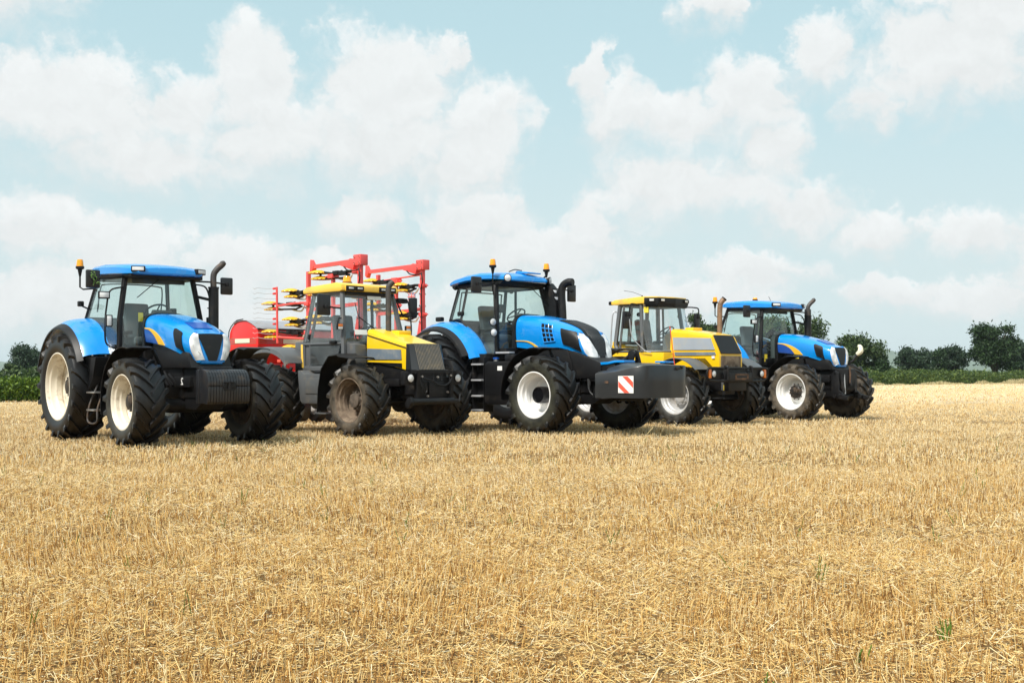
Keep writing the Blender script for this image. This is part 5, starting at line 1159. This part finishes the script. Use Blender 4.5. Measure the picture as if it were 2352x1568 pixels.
def straw_mat(name, stops, rough=.6, trans=.0):
    m = bpy.data.materials.new(name); m.use_nodes = True
    N = NT(m.node_tree); b = m.node_tree.nodes['Principled BSDF']
    rnd = N.n('ShaderNodeNewGeometry').outputs['Random Per Island']
    cr = N.n('ShaderNodeValToRGB', {0: rnd}); el = cr.color_ramp.elements
    while len(el) < len(stops): el.new(.5)
    for e, (p, c) in zip(el, stops): e.position = p; e.color = (*c, 1)
    N.link(cr.outputs[0], b.inputs['Base Color']); b.inputs['Roughness'].default_value = rough
    b.inputs['Specular IOR Level'].default_value = .35
    if trans:
        tl = N.n('ShaderNodeBsdfTranslucent', {'Color': cr.outputs[0]}); mx = N.n('ShaderNodeMixShader', {0: trans, 1: b.outputs[0], 2: tl.outputs[0]})
        N.link(mx.outputs[0], m.node_tree.nodes['Material Output'].inputs[0])
    return m
straw = straw_mat('straw_stems', [(0, (.20, .075, .018)), (.25, (.52, .27, .075)), (.5, (.86, .53, .165)), (.78, (.97, .71, .30)), (1, (.98, .84, .52))], .5, .15)
straw2 = straw_mat('straw_loose', [(0, (.34, .16, .045)), (.2, (.70, .43, .15)), (.5, (.93, .66, .245)), (.8, (.97, .78, .39)), (1, (.98, .89, .63))], .5, .15)
straw3 = straw_mat('straw_pale', [(0, (.44, .28, .12)), (.3, (.86, .62, .29)), (.7, (.97, .79, .46)), (1, (.98, .89, .66))], .5, .1)  # paler straw tone, picked more often farther from the camera

def straws(base, dirv, L, w, bend=None):
    """triangular straws: base points, unit directions, lengths, widths"""
    n = len(base); d = dirv / np.linalg.norm(dirv, axis=1)[:, None]
    ref = np.where(np.abs(d[:, 2:3]) < .8, np.array([[0, 0, 1.0]]), np.array([[1.0, 0, 0]]))
    u = np.cross(d, ref); u /= np.linalg.norm(u, axis=1)[:, None]; v = np.cross(d, u)
    a0 = nr.random(n) * 6.283; V = np.zeros((n, 6, 3))
    tip = base + d * L[:, None] + (bend if bend is not None else 0)
    for k in range(3):
        a = a0 + k * 2.0944; o = (u * np.cos(a)[:, None] + v * np.sin(a)[:, None]) * (w / 2)[:, None]
        V[:, k] = base + o; V[:, 3 + k] = tip + o * .8
    b = np.arange(n)[:, None, None] * 6
    Q = np.array([[0, 1, 4, 3], [1, 2, 5, 4], [2, 0, 3, 5]])[None] + b
    return V.reshape(-1, 3), Q.reshape(-1, 4)

def vnoise(x, y, s, seed):
    g = np.random.default_rng(seed).random((128, 128)); X, Y = x / s, y / s; i, j = np.floor(X).astype(int), np.floor(Y).astype(int); fx, fy = X - i, Y - j
    fx = fx * fx * (3 - 2 * fx); fy = fy * fy * (3 - 2 * fy); G = lambda a, b: g[a % 128, b % 128]
    return (G(i, j) * (1 - fx) + G(i + 1, j) * fx) * (1 - fy) + (G(i, j + 1) * (1 - fx) + G(i + 1, j + 1) * fx) * fy

def build_stubble():
    vs, qs, ms, off = [], [], [], 0
    def put(r, k=0):
        nonlocal off
        vs.append(r[0]); qs.append(r[1] + off); off += len(r[0]); ms.append(np.repeat(k, 3))
    # bands of distance: (from, to, standing per m2, loose per m2, width factor)
    for d0, d1, ns, nl, wf in ((3.6, 9, 760, 1700, 1.0), (9, 16, 540, 900, 1.25), (16, 28, 240, 190, 2.0), (28, 48, 75, 55, 3.4), (48, 90, 14, 12, 6.5), (90, 135, 2.6, 2.4, 13)):
        hw = lambda d: .47 * d + 1.2
        area = (d1 - d0) * (hw(d0) + hw(d1)); 
        for kind, dens in (('stand', ns), ('loose', nl), ('chaff', 1500 if d0 < 5 else 500 if d0 < 10 else 0)):
            if not dens: continue
            n = int(area * dens * 1.25); y = d0 + (d1 - d0) * np.sqrt(nr.random(n) * (1 - (d0 / d1) ** 2) + (d0 / d1) ** 2) * 1.0
            y = np.sqrt(nr.random(n) * (d1 ** 2 - d0 ** 2) + d0 ** 2); x = (nr.random(n) * 2 - 1) * hw(y)
            tr = y * math.cos(R(9)) - x * math.sin(R(9)); trk = sum(np.exp(-((tr - t0) / .24) ** 2) for t0 in (6.9, 8.75, 13.2, 15.05, 19.5, 30.5, 32.4, 43, 58, 60))
            lay = vnoise(x + 40, y, .9, 3) * .6 + vnoise(x + 40, y, .28, 4) * .4 + .35 * trk * vnoise(x, y, .8, 31)         # high: straw lies flat, low: upright stubble
            if kind == 'stand':
                k = nr.random(n) < np.clip(1.5 - lay * 1.9, .12, 1); x, y = x[k], y[k]; n = len(x)
                # plants stand in drill rows 16 cm apart, several stems to a plant
                ca, sa = math.cos(R(49)), math.sin(R(49)); a = x * ca + y * sa; b = -x * sa + y * ca
                q = .155 if d0 < 28 else .5; b = np.round(b / q) * q + nr.normal(0, .017, n) * (1 if d0 < 28 else 4); a = np.round(a / .095) * .095 + nr.normal(0, .018, n)
                x, y = a * ca - b * sa, a * sa + b * ca
                L = nr.uniform(.03, .105, n) * (1.0 if d0 < 28 else .9); t = nr.normal(0, .20, (n, 2)); lean = vnoise(x, y, 1.3, 9) * 2 - 1
                d = np.stack([t[:, 0] + lean * .22, t[:, 1] - .04, np.ones(n)], 1); w = nr.uniform(.0032, .0056, n) * wf
                pale = nr.random(n) < np.clip((y - 6) / 17, 0, .86); put(straws(np.stack([x, y, gheight(x, y) - .014], 1), d, L, w), np.where(pale, 2, 0))
            elif kind == 'chaff':           # fine bits pressed into the soil between the plants
                a = nr.random(n) * 6.283; d = np.stack([np.cos(a), np.sin(a), nr.normal(0, .08, n)], 1)
                put(straws(np.stack([x, y, gheight(x, y) - .010 + nr.random(n) * .006], 1), d, nr.uniform(.010, .038, n), nr.uniform(.003, .006, n)), (nr.random(n) < .45).astype(int))
            else:
                k = nr.random(n) < np.clip((vnoise(x + 11, y + 5, .11, 14) * .75 + lay * .8 - .30) * 1.7, .04, 1); x, y = x[k], y[k]; n = len(x)
                a = nr.random(n) * 6.283; L = nr.gamma(2.0, .0165, n).clip(.012, .12) * np.where(nr.random(n) < .035, 2.4, 1); tl = nr.normal(0, .42, n)
                d = np.stack([np.cos(a), np.sin(a), tl], 1); w = nr.uniform(.0020, .0048, n) * wf
                z = gheight(x, y) + nr.random(n) ** 2.4 * .050 * (.5 + np.clip(vnoise(x + 40, y, .9, 3), 0, 1)) + np.maximum(0, -tl) * L
                pale = nr.random(n) < np.clip((y - 5) / 16, 0, .88); put(straws(np.stack([x, y, z], 1), d, L, w), np.where(pale, 2, 1))
    o = fast_mesh('stubble', np.concatenate(vs), np.concatenate(qs), [straw, straw2, straw3], np.concatenate(ms)); o['kind'] = 'stuff'; o['label'] = 'cut straw stubble and loose straw covering the field'; o['category'] = 'stubble'
    # scattered green shoots
    n = 95; y = np.sqrt(nr.random(n) * (22 ** 2 - 4.4 ** 2) + 4.4 ** 2); x = (nr.random(n) * 2 - 1) * .46 * y
    x = np.repeat(x, 3) + nr.normal(0, .02, n * 3); y = np.repeat(y, 3) + nr.normal(0, .02, n * 3); n *= 3
    r = straws(np.stack([x, y, gheight(x, y)], 1), np.stack([nr.normal(0, .35, n), nr.normal(0, .3, n), np.ones(n)], 1), nr.uniform(.05, .16, n), nr.uniform(.004, .008, n))
    o = fast_mesh('green_shoots', r[0], r[1], [straw_mat('green_blade', [(0, (.05, .14, .015)), (.5, (.12, .24, .03)), (1, (.26, .34, .06))], .5, .3)]); o['kind'] = 'stuff'; o['label'] = 'thin green shoots scattered through the stubble'; o['category'] = 'grass'
build_stubble()

def tuft(u, v, n, h, label):
    d = 2810 * 1.22 / (v - 856); x0 = (u - 1176) / 2810 * d
    t = nr.random(n) * 6.283; s = nr.random(n) * .03; b = np.stack([x0 + s * np.cos(t), d + s * np.sin(t), np.zeros(n)], 1)
    r = straws(b, np.stack([nr.normal(0, .22, n), nr.normal(0, .2, n), np.ones(n)], 1), nr.uniform(.5, 1, n) * h, nr.uniform(.005, .009, n))
    o = fast_mesh('grass_tuft', r[0], r[1], [bpy.data.materials['green_blade']]); tag(o, label, 'grass', 'green tufts in the stubble')
tuft(2170, 1468, 15, .105, 'bright green grass tuft standing up in the stubble near the lower right corner')
tuft(1975, 1532, 4, .13, 'sparse thin green blades at the bottom edge of the field, left of the thicker tuft')

# ------------------------------------------------------------------ hedges and trees
def leaf_mat(name, a, b, c, bright=.0):
    return straw_mat(name, [(0, a), (.45, b), (.85, c), (1, tuple(min(1, x * 1.35) for x in c))], .55, .28)
def leaf_quads(P, size, up=.4, seed=0):
    n = len(P); r = np.random.default_rng(seed); nrm = r.normal(0, 1, (n, 3)); nrm[:, 2] += up; nrm /= np.linalg.norm(nrm, axis=1)[:, None]
    a = np.cross(nrm, r.normal(0, 1, (n, 3))); a /= np.linalg.norm(a, axis=1)[:, None]; b = np.cross(nrm, a)
    s = (size * r.uniform(.6, 1.3, n))[:, None]; w = s * r.uniform(.45, .8, n)[:, None]
    V = np.stack([P - a * s, P + b * w * .6 - a * s * .1, P + a * s, P - b * w * .6 - a * s * .1], 1)
    Q = np.arange(n)[:, None] * 4 + np.arange(4)[None]
    return V.reshape(-1, 3), Q
tree_dark = leaf_mat('leaves_dark', (.010, .024, .010), (.022, .050, .017), (.044, .086, .027))
tree_mid = leaf_mat('leaves_mid', (.017, .036, .013), (.040, .074, .024), (.085, .125, .038))
tree_blue = leaf_mat('leaves_cool', (.013, .030, .018), (.027, .055, .030), (.050, .086, .044))
hedge_l = leaf_mat('leaves_hedge_bright', (.026, .060, .008), (.070, .135, .014), (.17, .25, .025))
hedge_r = leaf_mat('leaves_hedge', (.022, .050, .012), (.055, .100, .022), (.12, .165, .035))
bark = mat('bark', (.06, .048, .036), .9, 0, 0, (.03, .025, .02), .4, 5, .3)

def at(u, d): return (u - 1176) / 2810 * d
def tree(u, d, vtop, vbase_crown, wpx, label, lm, n=5200, seed=1, lobes=16, trunk=True, leaf=.17, gaps=.0, group='trees beyond the field', lean=0.0):
    """u = picture column, d = distance; crown between the two rows vtop..vbase_crown, width in picture units"""
    r = np.random.default_rng(seed); k = d / 2810; x = at(u, d); H = 1.22 + (856 - vtop) * k; zb = max(.3, 1.22 + (856 - vbase_crown) * k); W = wpx * k / 2; cz = (H + zb) / 2; ch = (H - zb) / 2
    T = thing('tree', label, 'tree', (x, d, 0), 0, group)
    tk = MB(); ends = []
    tk.tube([(0, 0, -.2), (.05, 0, zb * .6), (.1 * W + lean * .3, 0, cz * .8), (lean * .6, .1, cz + ch * .35)], [.05 * H, .042 * H, .032 * H, .012 * H], 8)
    C = []
    for i in range(lobes):
        for _ in range(40):
            p = r.normal(0, 1, 3); p /= np.linalg.norm(p); p *= r.uniform(.35, .86) 
            if p[2] > -.93: break
        q = np.array([p[0] * W + lean * (p[2] + 1) * .5, p[1] * W * .85, cz + p[2] * ch]); rad = r.uniform(.26, .46) * min(W, ch * 1.2) * (1.15 - .25 * abs(p[2]))
        C.append((q, rad))
        tk.tube([(0, 0, max(zb * .8, cz - ch * .8)), tuple((q * .5 + np.array([0, 0, cz * .35])).tolist()), tuple(q.tolist())], [.018 * H, .012 * H, .004 * H], 5)
    tk.build('trunk', bark, T)
    P = []; tot = sum(c[1] ** 2 for c in C)
    for q, rad in C:
        m = int(n * 1.9 * rad ** 2 / tot); s = r.normal(0, 1, (m, 3)); s /= np.linalg.norm(s, axis=1)[:, None]; s *= (r.random(m) ** .45)[:, None] * rad * (1 + .35 * r.normal(0, 1, (m, 1)).clip(-1, 1.6) * .5)
        s[:, 2] *= .72; P.append(q + s)
    # stray sprays outside the lobes give a ragged edge
    m = int(n * .10); i = r.integers(0, len(C), m); s = r.normal(0, 1, (m, 3)); s /= np.linalg.norm(s, axis=1)[:, None]
    P.append(np.array([C[j][0] for j in i]) + s * np.array([C[j][1] for j in i])[:, None] * r.uniform(.9, 1.3, (m, 1)))
    P = np.concatenate(P); P = P[P[:, 2] > zb * .55]
    V, Q = leaf_quads(P, leaf, .5, seed + 50); o = fast_mesh('crown', V, Q, [lm]); o.parent = T
    return T

def hedge(pts, hlo, hhi, wid, lm, n, leaf, label, seed, dead=None):
    """a run of bushes along a line on the ground; individual crowns merge into one hedge"""
    r = np.random.default_rng(seed); A = [Vector((x, y, 0)) for x, y in pts]; L = [0]
    for a, b in zip(A, A[1:]): L.append(L[-1] + (b - a).length)
    s = r.random(n) * L[-1]; i = np.clip(np.searchsorted(L, s) - 1, 0, len(A) - 2); f = (s - np.array(L)[i]) / (np.array(L)[i + 1] - np.array(L)[i])
    a = np.array(A)[i]; b = np.array(A)[i + 1]; P = a + (b - a) * f[:, None]; dn = (b - a) / np.linalg.norm(b - a, axis=1)[:, None]; nv = np.stack([-dn[:, 1], dn[:, 0], 0 * s], 1)
    h = hlo + (hhi - hlo) * (vnoise(s, 0 * s, 1.1, seed) * .55 + vnoise(s, 0 * s + 7, 4.0, seed + 1) * .45)
    t = r.random(n) * math.pi; q = r.random(n) ** .4
    P = P + nv * (np.cos(t) * q * wid * (.8 + .4 * vnoise(s, 0 * s + 3, 1.4, seed + 2)))[:, None]; P[:, 2] = np.maximum(.03, np.abs(np.sin(t)) ** .7 * q * h + r.normal(0, .06, n) * h)
    V, Q = leaf_quads(P, leaf, .4, seed); o = fast_mesh('hedge', V, Q, [lm]); tag(o, label, 'hedge', 'hedges at the field edge')
    return o
hedge([(-30, 43), (-27, 46.5), (-21.6, 52.5), (-14, 60)], 0.8, 1.32, .9, hedge_l, 60000, .085, 'bright green hedge at the left edge of the field behind the left blue tractor', 5)
hedge([(-14, 60), (2, 84), (20, 106), (34.5, 122), (57.6, 147), (85, 172), (110, 195)], 1.0, 1.9, 1.4, hedge_r, 85000, .15, 'long low green hedge at the far right edge of the field', 6)
hedge([(-60, 62), (-40, 68), (-27, 78), (-14, 92)], 1.15, 1.75, 1.6, tree_mid, 30000, .15, 'darker row of bushes behind the bright green hedge at the left edge', 15)
# pasture on the far side of the hedge
mv = [(-600, -640), (-40, 31.4), (-27, 46.6), (-21.6, 52.6), (-14, 60.2), (2, 84.2), (20, 106.2), (34.5, 122.2), (57.6, 147.2), (110, 195.5), (900, 900), (5000, 900), (5000, 4990), (-4990, 4990), (-4990, -640)]
mme = bpy.data.meshes.new('meadow'); mme.from_pydata([(x, y, -.006) for x, y in mv], [], [tuple(range(len(mv)))]); mme.materials.append(mat('meadow_grass', (.075, .115, .035), .9, 0, 0, (.12, .13, .05), .4, .08, .3)); mdo = bpy.data.objects.new('meadow', mme); COL.objects.link(mdo); mdo['kind'] = 'structure'
# dry grass at the hedge foot
n = 3500; s = nr.random(n); px = 34 + s * 45; py = 121 + s * 42; r = straws(np.stack([px + 1.2, py - 1.6 - nr.random(n) * 1.2, np.zeros(n)], 1), np.stack([nr.normal(0, .3, n), nr.normal(0, .3, n), np.ones(n)], 1), nr.uniform(.2, .75, n) * np.clip(vnoise(px, py, 3.0, 8) * 1.6 - .4, .05, 1), np.full(n, .05))
o = fast_mesh('dry_grass', r[0], r[1], [straw_mat('dry_grass', [(0, (.36, .30, .14)), (1, (.62, .53, .32))])]); o['kind'] = 'stuff'; o['label'] = 'dry pale grass along the hedge foot'; o['category'] = 'grass'

tree(64, 190, 783, 866, 100, 'dark spreading tree rising above the hedge at the left edge', tree_blue, 5200, 3, 15, leaf=.24)
tree(5, 130, 834, 866, 90, 'low bushy tree top behind the bright hedge at the left edge of the picture', tree_mid, 2600, 21, 8, leaf=.2)
tree(92, 160, 836, 866, 120, 'low dark tree top behind the bright hedge, beside the left tractor rear wheel', tree_blue, 2600, 22, 9, leaf=.2)
tree(1615, 170, 716, 850, 110, 'tree seen between the two cabs behind the yellow tractor with the bull bar', tree_mid, 3400, 4, 15, leaf=.24)
tree(1712, 172, 772, 852, 130, 'low tree seen through the glass of the far right blue tractor', tree_mid, 2600, 12, 12, leaf=.24)
tree(1812, 150, 706, 852, 188, 'large airy tree rising behind the bonnet of the far right blue tractor', tree_mid, 13000, 5, 26, leaf=.22)
tree(1962, 140, 768, 868, 130, 'bushy tree with thin top twigs just right of the far right blue tractor', tree_mid, 5200, 6, 18, leaf=.2)
tree(2010, 138, 812, 872, 84, 'round bush at the right foot of the bushy tree near the far right tractor', tree_dark, 2600, 13, 10, leaf=.2)
tree(2102, 185, 791, 874, 86, 'dark round tree left of the pair above the far right hedge', tree_blue, 4600, 7, 22, leaf=.24)
tree(2158, 190, 795, 874, 78, 'dark middle tree in the group above the far right hedge', tree_dark, 4200, 8, 21, leaf=.24)
tree(2192, 188, 788, 874, 82, 'flat topped tree directly left of the tall dark tree', tree_blue, 4200, 9, 21, leaf=.24)
tree(2284, 165, 716, 884, 104, 'tall dense dark tree, the highest on the right of the picture', tree_dark, 10000, 10, 36, leaf=.22)
tree(2336, 180, 774, 884, 76, 'dark tree cut off by the right edge of the picture', tree_blue, 4600, 11, 22, leaf=.24)
tree(2400, 178, 770, 866, 80, 'tree just beyond the right edge of the picture', tree_dark, 3000, 14, 14, leaf=.24)

def hill(name, u0, u1, d, prof, seed):
    """wooded rise far away: ridge heights given as picture rows along columns u0..u1"""
    n = 90; m = 14; us = np.linspace(u0, u1, n); top = np.interp(us, *zip(*prof)); V = []
    r = np.random.default_rng(seed); bump = vnoise(us, 0 * us, 7, seed)
    for j in range(m):
        t = j / (m - 1); dd = d * (1 + .5 * t); hgt = (1.22 + (856 - top) / 2810 * d * 1.5) * math.sin(t * math.pi / 2)
        x = at(us, dd); z = hgt + (vnoise(us * 1.0, us * 0 + j * 3, 5, seed + 1) - .4) * d * .004 * (t > 0)
        V.append(np.stack([x, np.full(n, dd), np.maximum(z, -2)], 1))
    V = np.concatenate(V); i = (np.arange(m - 1)[:, None] * n + np.arange(n - 1)).ravel(); Q = np.stack([i, i + 1, i + n + 1, i + n], 1)
    o = fast_mesh(name, V, Q, [hillm]); o['kind'] = 'structure'
hillm = mat('wooded_hill', (.045, .085, .035), .95, 0, 0, (.09, .13, .05), .5, .02, .3)
hill('hill', 1500, 2700, 4000, [(1500, 840), (1900, 812), (2030, 800), (2060, 812), (2100, 822), (2300, 835), (2700, 845)], 2)
hill('hill', -500, 900, 4300, [(-500, 836), (0, 832), (60, 836), (400, 846), (900, 852)], 3)

# the twig caught on the near mirror of the left tractor
def twig():
    th = R(40); h = Vector((math.sin(th), -math.cos(th), 0)); l = Vector((math.cos(th), math.sin(th), 0)); b = Vector((-5.43, 20.99, 0)) + h * -1.46 + l * -1.2 + Vector((0, 0, 2.86)); m = MB()
    r = random.Random(3)
    for i in range(34):
        t = r.uniform(-1, 1); c = b + h * r.uniform(.04, .07) + l * (t * .035 + r.gauss(0, .028)) + Vector((0, 0, -t * .10 + r.gauss(0, .02))); a = Vector((r.uniform(-1, 1), r.uniform(-1, 1), r.uniform(-1, 1))).normalized(); q = a.orthogonal().normalized()
        m.add([c - a * .022, c + q * .012 + h * .004, c + a * .022, c - q * .012], [(0, 1, 2, 3)])
    m.tube([b + h * .03 + Vector((0, 0, .1)), b + h * .035 + l * .03, b + h * .03 - l * .03 + Vector((0, 0, -.12))], .005, 5)
    o = m.build('leafy_twig', twigm); tag(o, 'small green leafy twig caught on the mirror of the left blue tractor', 'twig')
twig()

# ------------------------------------------------------------------ air: pale haze between the camera and the far rise
hb = MB(); hb.box(-6000, 6000, -40, 7000, -6.0, 80, 0); hm = bpy.data.materials.new('haze'); hm.use_nodes = True; ht = hm.node_tree; ht.nodes.clear()
pv = ht.nodes.new('ShaderNodeVolumePrincipled'); pv.inputs['Color'].default_value = (.80, .90, .96, 1); pv.inputs['Density'].default_value = .00010; pv.inputs['Anisotropy'].default_value = .0; pv.inputs['Density Attribute'].default_value = ''; pv.inputs['Color Attribute'].default_value = ''; pv.inputs['Temperature Attribute'].default_value = ''
hm.cycles.homogeneous_volume = True; S.cycles.volume_bounces = 0
ho_ = ht.nodes.new('ShaderNodeOutputMaterial'); ht.links.new(pv.outputs[0], ho_.inputs['Volume'])
ho3 = hb.build('haze', hm); ho3['kind'] = 'stuff'; ho3['label'] = 'pale blue summer haze in the air over the field'; ho3['category'] = 'haze'
